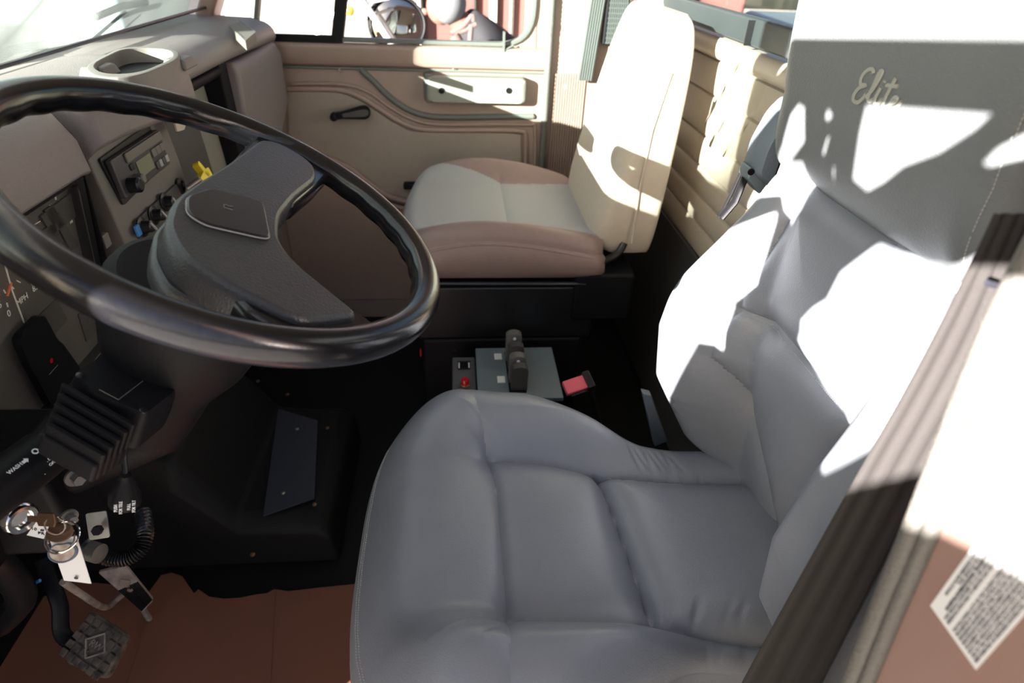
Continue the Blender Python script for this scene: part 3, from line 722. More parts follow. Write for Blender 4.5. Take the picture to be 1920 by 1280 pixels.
# debossed square line and screws on shroud
g = G(); g.tube([(*sp_(186, 730, .001), .001), (*sp_(222, 749, .001), .001), (*sp_(268, 714, .001), .001)], .0004, 6, m=mSh); g.build('shroud_line', 'dashlow', sb)
for px, py in ((151, 703), (270, 768)):
    q = sp_(px, py, .001); g = G(); g.lathe([(.004, 0), (.004, .001), (.003, .0015)], mSh @ Matrix.Translation((*q, 0)), 12); g.build('shroud_screw', 'satin', sb)
# ribbed bellows steps
A0 = Vector(sp_(118, 712)); A1 = Vector(sp_(257, 792)); dn = Vector(sp_(88, 765)) - Vector(sp_(118, 712))
nrib = 5
for i in range(nrib):
    t0 = i / nrib; t1 = (i + .62) / nrib
    a = A0 + dn * t0; b = A1 + dn * t0; c_ = A1 + dn * t1 - (A1 - A0) * .03; d_ = A0 + dn * t1
    a = a + (A1 - A0) * .02 * i; 
    g = G(); zt_ = -.002 - .005 * i
    g.prism(rpoly([tuple(a), tuple(b - (A1 - A0) * .05 * i), tuple(c_ - (A1 - A0) * .05 * i), tuple(d_)], .003, 2), -.055, zt_, mSh); g.build('shroud_rib', 'black', sb, bevel=.0015)
g = G(); g.prism([tuple(A0), tuple(A1), tuple(A1 + dn * 1.05 - (A1 - A0) * .28), tuple(A0 + dn * 1.05)], -.058, -.034, mSh); g.build('shroud_core', 'black', sb, bevel=.003)
# multifunction stalk
P0 = Vector(at(165, 795, Y=.55)); P1 = Vector(at(85, 848, Y=.50)); P2 = Vector(at(10, 905, Y=.455)); P3 = Vector(at(-60, 955, Y=.42))
g = G(); g.tube([P0, P1.lerp(P0, .2)], .019, 20); g.tube([P1.lerp(P0, .2), P1], lambda t: .019 + .003 * t, 20); st = g.build('wiper_stalk', 'pad', sc, ang=50)
ax_ = (P2 - P1).normalized()
g = G(); g.tube([P1, P1 + ax_ * .003, P2, P3], .0255, 24); sl = g.build('stalk_sleeve', 'black', st, bevel=.002)
# lettering on the sleeve
def on_stalk(px, py, rad=.0258):
    dirv = Vector(ROT @ np.array([px - 960, py - 640, F])).normalized(); c = Vector(CAM); w = c - P1
    a_ = dirv - ax_ * dirv.dot(ax_); b_ = w - ax_ * w.dot(ax_)
    A = a_.dot(a_); B = 2 * a_.dot(b_); C = b_.dot(b_) - rad * rad; disc = max(B * B - 4 * A * C, 0)
    p = c + dirv * ((-B - math.sqrt(disc)) / (2 * A)); nn = (p - P1) - ax_ * (p - P1).dot(ax_)
    return p, nn.normalized()
def stalk_text(s, px, py, size, tdir, nm='stalk_lettering'):
    p, nn = on_stalk(px, py); m = frame(p + nn * .0002, tdir, nn); return text(s, size, m, 'wtext', nm, sl)
stalk_text('WASH', 28, 878, .0052, -ax_)
p, nn = on_stalk(47, 864); m = frame(p + nn * .0002, -ax_, nn); g = G(); g.prism([(-.003, -.0015), (.0005, -.0015), (.0005, -.003), (.0035, 0), (.0005, .003), (.0005, .0015), (-.003, .0015)], 0, .0004, m); g.build('wash_arrow', 'wtext', sl)
p, nn = on_stalk(66, 846); m = frame(p + nn * .0002, -ax_, nn); g = G(); g.ring([(.0032 * math.cos(a), .0032 * math.sin(a)) for a in [i * PI / 8 for i in range(16)]], [(.0019 * math.cos(a), .0019 * math.sin(a)) for a in [i * PI / 8 for i in range(16)]], 0, .0004, m); g.build('wiper_symbol', 'wtext', sl)
tdn = ax_.cross(Vector((0, 0, 1)))
for s, px, py in (('. HI', 87, 850), ('. LO', 93, 860), ('OFF', 98, 868), ('-', 84, 888)): stalk_text(s, px, py, .0042, -ax_)
# tilt lever with knob
K0 = Vector(at(232, 838, Y=.50)); K1 = Vector(at(235, 895, Y=.475)); 
g = G(); g.tube([K0 + Vector((0, .01, .03)), K0, K1], .0028, 10); tl = g.build('tilt_lever', 'satin', sc)
kd = (Vector(at(234, 960, Y=.47)) - K1).normalized(); mK = frame(K1, kd.cross(Vector((0, -1, 0))), kd)
Lk = .034
g = G(); g.lathe([(.0055, -.004), (.006, .0), (.0075, .004), (.0125, .016), (.0155, .026), (.0155, .034), (.011, .040), (.004, .042)], mK, 26); kn = g.build('lever_knob', 'black', tl, ang=60)
vw = (Vector(CAM) - K1).normalized(); nk = (vw - kd * vw.dot(kd)).normalized()
def ktext(s, off, size=.0044):
    m = frame(K1 + kd * .027 + nk * .0156 + nk.cross(kd) * off, -kd, nk); text(s, size, m, 'wtext', 'knob_lettering', kn, line=1.0, xs=.95)
side = nk.cross(kd)
ktext('PUSH\nFOR TELE', -.0058); ktext('PULL\nFOR TILT', .0058)
# bolts on column bracket
for px, py, r_ in ((140, 893, .011), (128, 968, .010)):
    p = Vector(at(px, py, Y=.52)); m = frame(p, (0, 0, 1), (.75, -.6, .1)); g = G(); g.lathe([(r_, 0), (r_, .003)], m, 20); g.lathe([(r_ * .6, .003), (r_ * .6, .012)], m, 6); g.build('bracket_bolt', 'knobgrey', sc)
g = G(); g.box((-.62, .55, .55), (-.50, .63, .74)); g.build('column_bracket', 'black', sc, bevel=.01)
# ignition lock
ig = thing('ignition_switch', tuple(at(30, 972, Y=.47)), 'chrome-ringed ignition lock at the lower left below the wiper stalk', 'ignition lock')
p = Vector(at(38, 972, Y=.47)); mI = frame(p, (0, 0, 1), (.85, -.45, .1))
g = G(); g.lathe([(.014, -.05), (.014, -.004)], mI, 20); g.build('lock_barrel', 'black', ig)
g = G(); g.lathe([(.013, -.005), (.0175, -.003), (.0175, .002), (.015, .005), (.011, .004), (.010, -.001), (.004, -.001)], mI, 32); g.build('lock_ring', 'chrome', ig, ang=60)
# key bunch
ky = thing('key_bunch', tuple(at(115, 1040, Y=.46)), 'keys with a white paper tag and an oval fob hanging from the ignition lock', 'keys')
a = Vector(at(52, 972, Y=.46)); b = Vector(at(104, 975, Y=.45))
g = G(); d_ = (b - a).normalized(); mk = frame(a, d_, (.2, -.8, .5)); Lx = (b - a).length
g.prism([(0, -.003), (Lx * .35, -.003), (Lx * .4, -.007), (Lx * .95, -.007), (Lx * 1.0, -.003), (Lx * 1.0, .003), (Lx * .95, .007), (Lx * .4, .007), (Lx * .35, .003), (0, .003)], -.001, .001, mk); g.build('ignition_key', 'brass', ky, bevel=.0004)
def ringat(px, py, r, Y, nrm, tube=.0009):
    p = Vector(at(px, py, Y=Y)); m = frame(p, (1, 0, 0), nrm); return [m @ Vector((r * math.cos(t), r * math.sin(t), 0)) for t in [i * 2 * PI / 32 for i in range(32)]]
g = G(); g.tube(ringat(103, 985, .010, .45, (.7, -.5, .2)), .0009, 6, closed=True); g.tube(ringat(119, 1005, .0155, .448, (.2, -.5, .8)), .001, 6, closed=True); g.tube(ringat(112, 1010, .0145, .446, (.1, -.6, .75)), .0009, 6, closed=True); g.build('key_ring', 'chrome', ky)
mkk = frame(at(112, 998, Y=.449), (1, 0, 0), (.1, -.55, .8)); g = G(); g.prism([(.0135 * math.cos(t), .010 * math.sin(t)) for t in [i * 2 * PI / 24 for i in range(24)]], -.001, .001, mkk); g.build('spare_key', 'brass', ky, bevel=.0004)
# oval fob
mf = frame(at(118, 1035, Y=.443), (1, 0, .12), (.1, -.75, .62))
ov = [(.0155 * math.cos(t), .0110 * math.sin(t) - (.002 * math.exp(-((t - PI / 2) ** 2) * 8))) for t in [i * 2 * PI / 32 for i in range(32)]]
g = G(); g.prism([(x * .86, y * .84) for x, y in ov], -.001, .0012, mf); fb = g.build('oval_fob', mat('fob_print', (.75, .62, .52), .4, col2=(.45, .33, .27), nscale=90), ky)
g = G(); g.ring(ov, [(x * .86, y * .84) for x, y in ov], -.0018, .0018, mf); g.build('fob_rim', 'armg', fb, bevel=.0005)
# white tag
Yt = .452
q = [at(93, 1012, Y=Yt), at(143, 1005, Y=Yt), at(171, 1094, Y=Yt - .004), at(120, 1088, Y=Yt - .004)]
g = G(); g.add([tuple(p) for p in q] + [tuple(p + np.array([0, .0008, 0])) for p in q], [(0, 1, 2, 3), (7, 6, 5, 4), (0, 4, 5, 1), (1, 5, 6, 2), (2, 6, 7, 3), (3, 7, 4, 0)]); tg = g.build('white_tag', 'white', ky, smooth=False)
ph_ = Vector(at(143, 1083, Y=Yt - .005)); g = G(); g.lathe([(.0021, 0), (.0021, .0006)], frame(ph_, (1, 0, 0), (0, -1, 0)), 12); g.build('tag_hole', 'ink', tg)
# small white paper label behind keys
g = G(); q = [at(68, 978, Y=.475), at(92, 985, Y=.475), at(82, 1010, Y=.475), at(50, 1003, Y=.475)]
g.add([tuple(p) for p in q] + [tuple(p + np.array([0, .0008, 0])) for p in q], [(0, 1, 2, 3), (7, 6, 5, 4), (0, 4, 5, 1), (1, 5, 6, 2), (2, 6, 7, 3), (3, 7, 4, 0)]); lb = g.build('paper_label', 'white', ky, smooth=False)
text('10  # \n   PR', .006, frame(at(72, 996, Y=.4745), (.95, 0, -.3), (0, -1, 0)), 'ink', 'label_print', lb)
# corrugated hose + clamp
hs = thing('corrugated_hose', tuple(at(200, 1045, Y=.55)), 'black corrugated conduit curving right of the keys, held by a metal clamp', 'hose')
pts = spline([at(60, 1020, Y=.60), at(120, 1018, Y=.58), at(165, 1025, Y=.56), at(200, 1044, Y=.55), at(235, 1046, Y=.55), at(262, 1030, Y=.56), at(272, 1000, Y=.58), at(268, 960, Y=.62)], 40)
L_ = len(pts)
g = G(); g.tube(pts, lambda t: .0095 + .0018 * math.sin(t * L_ * 1.05), 12); g.build('hose_body', 'satin', hs)
g = G(); a = Vector(at(178, 1035, Y=.54)); m = frame(a, (pts[130] - pts[118]), (0, 0, 1)); g.lathe([(.0125, -.008), (.0125, .008)], frame(a, (0, 0, 1), (.85, -.3, -.3)), 24)
g.build('clamp_band', 'steel', hs)
g = G(); g.prism(rpoly([(-.012, -.006), (.012, -.006), (.012, .028), (-.012, .028)], .003), 0, .002, frame(at(187, 1000, Y=.53), (1, .1, .05), (.2, -.8, .5))); cb_ = g.build('clamp_bracket', 'steel', hs, bevel=.0006)
g = G(); g.lathe([(.006, 0), (.006, .007)], frame(at(186, 992, Y=.525), (1, 0, 0), (.2, -.8, .5)), 6); g.build('clamp_bolt', 'black', hs)
g = G(); g.tube(spline([at(-30, 1100, Y=.72), at(40, 1100, Y=.70), at(75, 1088, Y=.70)], 8), .003, 8)
g.build('wire', 'blue', None, label='short blue wire among the dark wiring below the keys', cat='wire')
g = G(); g.tube(spline([at(-80, 1010, Y=.62), at(0, 1060, Y=.64), at(40, 1120, Y=.66), at(0, 1170, Y=.68)], 8), .022, 12)
g.build('wiring_bundle', 'satin', None, label='thick black wiring bundle at the lower left edge under the keys', cat='wiring')

# ------------------------------------------------------------------ pedals
def quadframe(pix, Zc):
    pass
bp = thing('brake_pedal', tuple(at(130, 1150, Z=.05)), 'dusty black rubber brake pedal with a diamond tread at the lower left', 'pedal')
c = [Vector(at(168, 1142, Z=.215)), Vector(at(240, 1190, Z=.20)), Vector(at(200, 1275, Z=.165)), Vector(at(120, 1240, Z=.18))]
o = sum(c, Vector()) / 4; xa = (c[1] - c[0]).normalized(); nz = (c[1] - c[0]).cross(c[3] - c[0]); nz = nz if nz.z > 0 else -nz
mB = frame(o, xa, nz); loc = [(mB.inverted() @ p) for p in c]; pp = rpoly([(p.x, p.y) for p in loc], [.01, .014, .014, .01], 4)
g = G(); g.loft([[(x, y, z) for x, y in q_] for q_, z in ((pp, -.014), (pp, .0), (off2(pp, .003), .003))], m=mB); pb_ = g.build('pedal_pad', 'pedal', bp)
g = G()
xs_ = [p[0] for p in pp]; ys_ = [p[1] for p in pp]; w_ = max(xs_) - min(xs_); h_ = max(ys_) - min(ys_)
for i in range(6):
    for j in range(5):
        x = min(xs_) + w_ * (.12 + .152 * i); y = min(ys_) + h_ * (.12 + .19 * j)
        if abs(x) / (w_ * .24) + abs(y) / (h_ * .3) < 1: continue
        g.box((x - w_ * .06, y - h_ * .075, .003), (x + w_ * .06, y + h_ * .075, .006), mB)
g.build('pedal_tread', 'pedal', pb_, bevel=.0008)
g = G()
dm = [(-w_ * .2, 0), (0, h_ * .26), (w_ * .2, 0), (0, -h_ * .26)]; g.ring([(x * 1.12, y * 1.12) for x, y in dm], dm, .003, .007, mB); g.build('tread_diamond', 'pedalm', pb_)
text('RW', .016, mB @ Matrix.Translation((0, 0, .0035)), 'pedalm', 'tread_lettering', pb_)
g = G(); g.tube(spline([at(80, 1050, Z=.28), at(95, 1090, Z=.26), at(112, 1135, Z=.23), at(118, 1190, Z=.19), tuple(o + Vector((-.02, 0, -.012)))], 6), .013, 10, flat=.6); g.build('pedal_arm', 'black', bp)
ap = thing('accelerator_pedal', tuple(at(240, 1110, Z=.05)), 'worn ribbed metal accelerator pedal standing upright behind the brake pedal', 'pedal')
c = [Vector(at(184, 1072, Z=.22)), Vector(at(236, 1060, Z=.22)), Vector(at(289, 1118, Z=.12)), Vector(at(266, 1153, Z=.10))]
o = sum(c, Vector()) / 4; ya = ((c[2] + c[3]) / 2 - (c[0] + c[1]) / 2).normalized(); nz = ya.cross((c[1] - c[0])); nz = nz if nz.z > 0 else -nz
mA = frame(o, ya, nz); loc = [mA.inverted() @ p for p in c]; pp = rpoly([(p.x, p.y) for p in loc], .004, 2)
g = G(); g.prism(pp, -.005, .001, mA); pa_ = g.build('pedal_plate', 'pedalm', ap)
g = G()
for k in range(11):
    t = (k + .5) / 11; g = G()
    a = Vector(loc[0]).lerp(Vector(loc[1]), t); b = Vector(loc[3]).lerp(Vector(loc[2]), t)
    for f0, f1 in ((.44, .97),):
        A = a.lerp(b, f0); B = a.lerp(b, f1); g.tube([(A.x, A.y, .002), (B.x, B.y, .002)], .0014, 6, m=mA)
    g.build('pedal_ridge', 'black', pa_)
g = G(); dd = [(-.018, 0), (-.006, .010), (.010, 0), (-.006, -.010)]; g.prism([(x - .012, y) for x, y in dd], .001, .003, mA); g.build('pedal_emblem', 'steel', pa_)
g = G(); g.tube(spline([at(118, 1090, Z=.30), at(150, 1112, Z=.24), at(195, 1138, Z=.14), at(220, 1122, Z=.12), tuple(o)], 8), .006, 10); g.tube([tuple(o), (o.x - .02, o.y + .03, .012)], .006, 8); g.build('pedal_rod', 'pedalm', ap)

# ------------------------------------------------------------------ cardboard sheet on floor
edge = [(0, 1163), (60, 1130), (130, 1092), (180, 1092), (235, 1098), (280, 1108), (292, 1092), (302, 1078), (322, 1073), (342, 1080), (354, 1098), (364, 1112), (372, 1104), (392, 1118), (420, 1122), (452, 1120), (480, 1114), (500, 1112), (514, 1104), (540, 1108), (600, 1101), (660, 1095), (740, 1085)]
pts = [tuple(at(x, y, Z=.006)[:2]) for x, y in edge] + [(-.10, .30), (-.10, .12), (-.80, .12), (-.86, .5)]
g = G(); n0 = len(pts)
g.prism(pts, .001, .006); cbx = g.build('cardboard_sheet', 'board', None, label='torn brown cardboard sheet lying on the floor under the pedals', cat='cardboard')
def strip_on(p, q, w, z0, z1, nm, m, par):
    A = Vector(at(*p, Z=.007)[:2]); B = Vector(at(*q, Z=.007)[:2]); d = (B - A).normalized(); nn = Vector((-d.y, d.x)) * w; g = G(); g.prism([tuple(A + nn), tuple(B + nn), tuple(B - nn), tuple(A - nn)], z0, z1); g.build(nm, m, par)
strip_on((515, 1108), (505, 1290), .0015, .006, .0075, 'fold_crease', 'board', cbx)
strip_on((288, 1120), (232, 1290), .002, .006, .0085, 'fold_crease', 'board', cbx)

# ------------------------------------------------------------------ engine cover with bolts
ec = thing('engine_cover', (-.6, 1.15, 0), 'low black engine cover with bolted side panel on the floor beyond the pedals', 'engine cover')
g = G(); 
EC = [(-.91, 0), (-.29, 0), (-.30, .11), (-.33, .14), (-.50, .15), (-.60, .32), (-.91, .40)]
g.loft([[(x, y, z) for x, z in pr_] for y, pr_ in ((.93, [(x, z * .8) for x, z in EC]), (.96, EC), (1.33, EC), (1.36, [(x, z * .8) for x, z in EC]))]); g.build('cover_shell', 'rubber', ec, bevel=.012, seg=3)
c = [at(522, 768, Z=.152), at(596, 790, Z=.150), at(590, 935, Z=.150), at(494, 968, Z=.152)]
g = G(); cc_ = [Vector(p) for p in c]; nrm = (cc_[1] - cc_[0]).cross(cc_[3] - cc_[0]).normalized(); nrm = nrm if nrm.z > 0 else -nrm
g.add([tuple(p + nrm * h) for h in (0, .004) for p in cc_], [(0, 1, 2, 3), (7, 6, 5, 4), (0, 4, 5, 1), (1, 5, 6, 2), (2, 6, 7, 3), (3, 7, 4, 0)]); g.build('bolted_plate', mat('dark_blue_plate', (.02, .024, .04), .5), ec)
for px, py, mt_ in ((557, 805, 'steel'), (531, 925, 'steel'), (614, 803, 'brass'), (590, 946, 'brass'), (484, 715, 'steel'), (539, 740, 'brass'), (474, 1040, 'brass'), (408, 792, 'steel')):
    p = Vector(at(px, py, Z=.156)); g = G(); g.lathe([(.005, 0), (.005, .003), (.002, .004)], Matrix.Translation(p), 10); g.build('cover_bolt', mt_, ec)

# ================================================================== centre console with levers
cs = thing('lever_console', (.14, 1.22, 0), 'grey lever console between the seats with dark levers and a blue-grey plate', 'console')
ztop = .35
q = [at(890, 652, Z=ztop), at(1033, 652, Z=ztop), at(1054, 735, Z=ztop), at(902, 740, Z=ztop)]
x0c, x1c = .043, .246; y0c, y1c = 1.10, 1.312
g = G(); g.box((x0c, y0c, ztop - .012), (x1c, y1c, ztop)); g.build('console_plate', 'panelblue', cs, bevel=.002)
g = G(); g.box((x0c + .01, y0c + .01, .0), (x1c - .01, y1c - .01, ztop - .012)); g.build('console_body', 'black', cs, bevel=.004)
g = G(); a = at(922, 668, Z=ztop); 
for px, py in ((934, 668), (940, 711)):
    p = at(px, py, Z=ztop); g = G(); g.box((p[0] - .010, p[1] - .014, ztop), (p[0] + .009, p[1] + .012, ztop + .001)); g.build('white_label', 'white', cs)
# lever caps: rounded arched plates standing on slots
for k, (px, pyT, zt, hh) in enumerate(((964, 622, .435, .082), (968, 644, .425, .072), (971, 664, .43, .078), (975, 684, .42, .068))):
    p = at(px, pyT, Z=zt)
    w = .0195
    arch = [(-w, -hh)] + [(w * math.cos(PI - t), -.012 + .012 * math.sin(t)) for t in [i * PI / 10 for i in range(11)]] + [(w, -hh)]
    mL = Matrix(((1, 0, 0, p[0]), (0, 0, 1, p[1]), (0, 1, 0, zt), (0, 0, 0, 1)))
    g = G(); g.prism(arch, -.010, .012, mL); lv = g.build('lever_cap', 'knobgrey' if k % 2 == 0 else 'knobdark', cs, bevel=.003)
    if k % 2 == 0:
        g = G(); g.lathe([(.004, 0), (.004, .0015), (.002, .0018)], mL @ Matrix.Translation((.001, -.014, -.010)) @ Matrix.Rotation(PI, 4, 'X'), 14); g.build('lever_dot', 'wtext', lv)
g = G(); g.box((.118, 1.12, ztop), (.160, 1.29, ztop + .003)); g.build('lever_slot', 'black', cs, bevel=.001)
# switch box
sbx = thing('switch_box', (.01, 1.2, 0), 'small dark grey switch box with a red push button, left of the lever console', 'switch box')
a = at(848, 669, Z=.33); b = at(892, 735, Z=.33)
g = G(); g.box((a[0], b[1], .20), (at(891, 669, Z=.33)[0], a[1], .33)); g.build('box_body', mat('hammered_grey', (.09, .09, .10), .45, bump=1, bscale=250), sbx, bevel=.004)
g = G(); p = at(870, 685, Z=.331); g.box((p[0] - .016, p[1] - .018, .3301), (p[0] + .016, p[1] + .018, .333)); rk = g.build('rocker_bezel', 'satin', sbx, bevel=.001)
g = G(); g.box((p[0] - .011, p[1] - .010, .333), (p[0] + .011, p[1] + .004, .338)); g.build('rocker', 'black', rk, bevel=.001)
g = G(); g.box((p[0] - .014, p[1] - .014, .333), (p[0] - .011, p[1] + .006, .336)); g.build('rocker_mark', 'wtext', rk); g = G(); g.box((p[0] + .011, p[1] - .014, .333), (p[0] + .014, p[1] + .006, .336)); g.build('rocker_mark', 'wtext', rk)
p = at(872, 722, Z=.333); g = G(); g.lathe([(.012, 0), (.012, .003), (.010, .004)], Matrix.Translation(p), 20); g.build('button_collar', 'brass', sbx)
g = G(); g.lathe([(.009, .004), (.0092, .018), (.008, .020)], Matrix.Translation(p), 22); g.build('red_button', 'red', sbx, label='glossy red push button')
# parking lever dark with red tip
g = G(); A = at(800, 660, Z=.28); B = at(852, 655, Z=.30); g.tube([A, B, at(930, 664, Z=.26)], lambda t: .016 - .008 * t, 12)
pk = thing('floor_lever', tuple(at(830, 660, Z=.0)), 'low black floor lever with a red end mark, left of the switch box', 'lever')
g.build('lever_grip', 'black', pk); g = G(); p = at(789, 661, Z=.28); g.box((p[0] - .002, p[1] - .004, .270), (p[0] + .002, p[1] + .004, .292)); g.build('red_mark', 'red', pk)
# buckle
bk = thing('seat_belt_buckle', tuple(at(1100, 740, Z=.3)), 'seat belt buckle with faded red release button beside the driver cushion', 'seat belt buckle')
p = Vector(at(1090, 718, Z=.45)); xa = Vector((.95, .25, .18)).normalized(); mB2 = frame(p, xa, (-.25, -.55, .8))
g = G(); g.box((-.040, -.016, -.009), (.014, .016, .006), mB2); g.build('release_button', 'pink', bk, bevel=.003, label='faded red release button')
g = G(); g.box((.008, -.020, -.014), (.024, .020, .012), mB2); g.box((-.030, -.019, -.014), (.024, .019, -.0092), mB2); g.build('buckle_body', 'satin', bk, bevel=.002)
g = G(); g.tube([tuple(p + xa * .02 + Vector((0, 0, -.01))), (.33, 1.02, .30), (.36, 1.02, .0)], .012, 8, flat=.4); g.build('buckle_stalk', 'black', bk)

# ================================================================== driver seat
ds = thing('truck_seat', (.15, .605, 0), 'grey leather driver seat with tall back, nearest the camera', 'seat')
YC = .605
def half_w(x):
    W = .300 - .095 * smooth01(.10, .34, x)
    t = np.clip((x + .160) / .17, 1e-4, 1)
    return W * (1 - (1 - t) ** 3.0) ** (1 / 3.0)
nu, nv = 230, 230
s = np.linspace(0, 1, nu); v = np.linspace(-1, 1, nv)
xs = -.160 + .66 * s ** 1.35
vv = np.sign(v) * (1 - (1 - np.abs(v)) ** 1.25)
X = np.repeat(xs[:, None], nv, 1); Yl = half_w(X) * vv[None, :]
# outline for distance
ox = np.concatenate([xs]); oy = half_w(ox)
outl = [(a, b) for a, b in zip(ox, oy)]
dist = np.minimum(polydist(X, Yl, outl), polydist(X, Yl, [(a, -b) for a, b in outl]))
dist = np.minimum(dist, X + .160)
Zc = .505 + 0 * X
side = smooth01(.13, .215, np.abs(Yl)) * smooth01(-.13, .02, X) * (1 - .75 * smooth01(.20, .42, X))
Zc += .060 * side
Zc += .028 * np.exp(-((X + .05) / .09) ** 2) * (1 - .25 * (Yl / .3) ** 2)
Zc -= .022 * smooth01(.10, .45, X)
rE = .085
d = np.clip(dist, 0, rE)
Zc -= rE * (1 - np.sqrt(np.clip(1 - (1 - d / rE) ** 2, 0, 1))) * .9
def xs1(y): return .058 - .55 * np.maximum(y - .06, 0) ** 1.6 - .12 * np.maximum(-y - .12, 0) ** 1.5
seamX = [(float(xs1(y)), float(y)) for y in np.linspace(-.30, .30, 40)]
far = [(.05, .148), (.14, .142), (.24, .118), (.34, .108), (.5, .10)]
near = [(.062, -.148), (.15, -.160), (.25, -.170), (.40, -.18), (.5, -.18)]
mid = [(.236, .115), (.243, .05), (.25, -.05), (.256, -.170)]
for pl_, dep, w in ((seamX, .013, .012), (far, .020, .016), (near, .020, .016)):
    dd = polydist(X, Yl, pl_); Zc -= dep * np.exp(-(dd / w) ** 1.0) * ((1 - .75 * smooth01(.15, .24, np.abs(Yl))) if pl_ is seamX else 1)
dm_ = polydist(X, Yl, mid); inpan = (np.interp(X, [p[0] for p in near], [p[1] for p in near]) < Yl) & (Yl < np.interp(X, [p[0] for p in far], [p[1] for p in far])) & (X > xs1(Yl))
Zc -= np.where(inpan, .022 * np.exp(-(dm_ / .013)), .0)
# pillow of both centre panels
dall = np.minimum(np.minimum(polydist(X, Yl, far), polydist(X, Yl, near)), np.minimum(dm_, polydist(X, Yl, seamX)))
Zc += np.where(inpan, .012 * (1 - np.exp(-dall / .035)), 0)
# leather wrinkles near the seams
rs = np.random.RandomState(3)
def wr_(x0, y0, ang, L, w, a):
    ca, sa = math.cos(ang), math.sin(ang); u = (X - x0) * ca + (Yl - y0) * sa; t = -(X - x0) * sa + (Yl - y0) * ca
    return a * np.exp(-(u / L) ** 2 - (t / w) ** 2)
for x0, y0, an, L, w, a in ((.035, .19, 2.5, .035, .004, -.003), (.02, .205, 2.55, .035, .004, .0025), (.035, .16, 2.7, .03, .004, -.002), (.03, -.165, -2.9, .035, .004, -.003), (.0, -.185, -2.6, .03, .004, .002), (.03, -.20, -2.5, .03, .004, -.002)): Zc += wr_(x0, y0, an, L, w, a)
for i in range(7):
    Zc += wr_(.27 + .17 * rs.rand(), -.150, 1.2 + .3 * rs.randn(), .02, .004, -.0018)
    Zc += wr_(.25 + .028 * i, .105, 1.7 + .15 * rs.randn(), .016, .0035, -.002)
    Zc += wr_(.30 + .14 * rs.rand(), -.21, 1.2 + .25 * rs.randn(), .03, .005, -.0020)
    Zc += wr_(.31 + .012 * i, .15, 1.9 + .1 * rs.randn(), .028, .004, -.0025)
P = np.stack([X, Yl + YC, Zc], -1)
lab = np.zeros((nu - 1, nv - 1), int)
Xm = (X[1:, 1:] + X[:-1, :-1]) / 2; Ym = (Yl[1:, 1:] + Yl[:-1, :-1]) / 2
fi = np.interp(Xm, [p[0] for p in far], [p[1] for p in far]); ni = np.interp(Xm, [p[0] for p in near], [p[1] for p in near])
behind = Xm > xs1(Ym)
lab[behind & (Ym >= fi)] = 1; lab[behind & (Ym <= ni)] = 2
cen = behind & (Ym < fi) & (Ym > ni); mi = np.interp(Ym, [p[1] for p in mid][::-1], [p[0] for p in mid][::-1])
lab[cen & (Xm < mi)] = 3; lab[cen & (Xm >= mi)] = 4
split_grid(P, lab, ['front_bolster', 'side_bolster', 'side_bolster', 'centre_panel', 'centre_panel'], 'leather', ds)
# cushion skirt
edge = [P[i, -1] for i in range(nu - 1, 0, -1)] + [P[0, nv // 2]] + [P[i, 0] for i in range(1, nu)]
edge = [Vector(e) for e in edge][::3]
g = G(); cen_ = Vector((.15, YC, 0))
rings = []
for dz, ins in ((0.002, .0), (-.02, -.004), (-.05, -.004), (-.09, .01), (-.11, .03)):
    rings.append([(e.x + (cen_.x - e.x) * ins * 2, e.y + (cen_.y - e.y) * ins * 2, e.z + dz if dz > -.08 else min(e.z + dz, .36)) for e in edge])
g.loft(rings, caps=False, close=False); g.build('cushion_skirt', 'leather', ds, ang=70)
# stitching along the front edge
for off, nm in ((.020, 'stitching'), (.027, 'stitching')):
    pts = []
    for y in np.linspace(-.235, .205, 120):
        # find x where dist==off
        col_ = np.argmin(np.abs(Yl[60] - y))
        # outline x at y
        k = np.argmax(half_w(xs) > abs(y)); x = xs[k] + off * .55
        i = np.argmin(np.abs(xs - x)); j = np.argmin(np.abs(Yl[i] - y)); pts.append(Vector(P[i, j]) + Vector((0, 0, .0008)))
    # smooth
    pts = [sum(pts[max(0, i - 3):i + 4], Vector()) / len(pts[max(0, i - 3):i + 4]) for i in range(len(pts))]
    g = G(); 
    sp2 = spline(pts, 3)
    for i in range(0, len(sp2) - 2, 3): g.tube([sp2[i], sp2[i + 1], sp2[i + 1].lerp(sp2[i + 2], .5)], .0007, 5)
    g.build(nm, 'stitch', ds)
# seat base
g = G(); g.box((-.06, .38, .05), (.40, .83, .38)); g.build('seat_pedestal', 'black', ds, bevel=.02)

# backrest heightfield: coordinates (z up, y across), height toward -X
nz_, ny_ = 260, 200
sz = np.linspace(0, 1, nz_); zb_ = .44 + .92 * sz
def bw(z):
    w = .300 - .088 * smooth01(.74, .98, z) + .006 * smooth01(1.0, 1.2, z)
    t = np.clip((1.365 - z) / .11, 1e-4, 1); w = w * (1 - (1 - t) ** 2.6) ** (1 / 2.6)
    t2 = np.clip((z - .425) / .12, 1e-4, 1); return w * (1 - (1 - t2) ** 2.6) ** (1 / 2.6)
Zb = np.repeat(zb_[:, None], ny_, 1); v = np.linspace(-1, 1, ny_); v = np.sign(v) * (1 - (1 - np.abs(v)) ** 1.3)
Yb = bw(Zb) * v[None, :]
def xc(z): return np.interp(z, [.42, .50, .60, .75, .95, 1.05, 1.15, 1.25, 1.37], [.500, .488, .472, .458, .452, .438, .424, .418, .425])
Xb = xc(Zb)
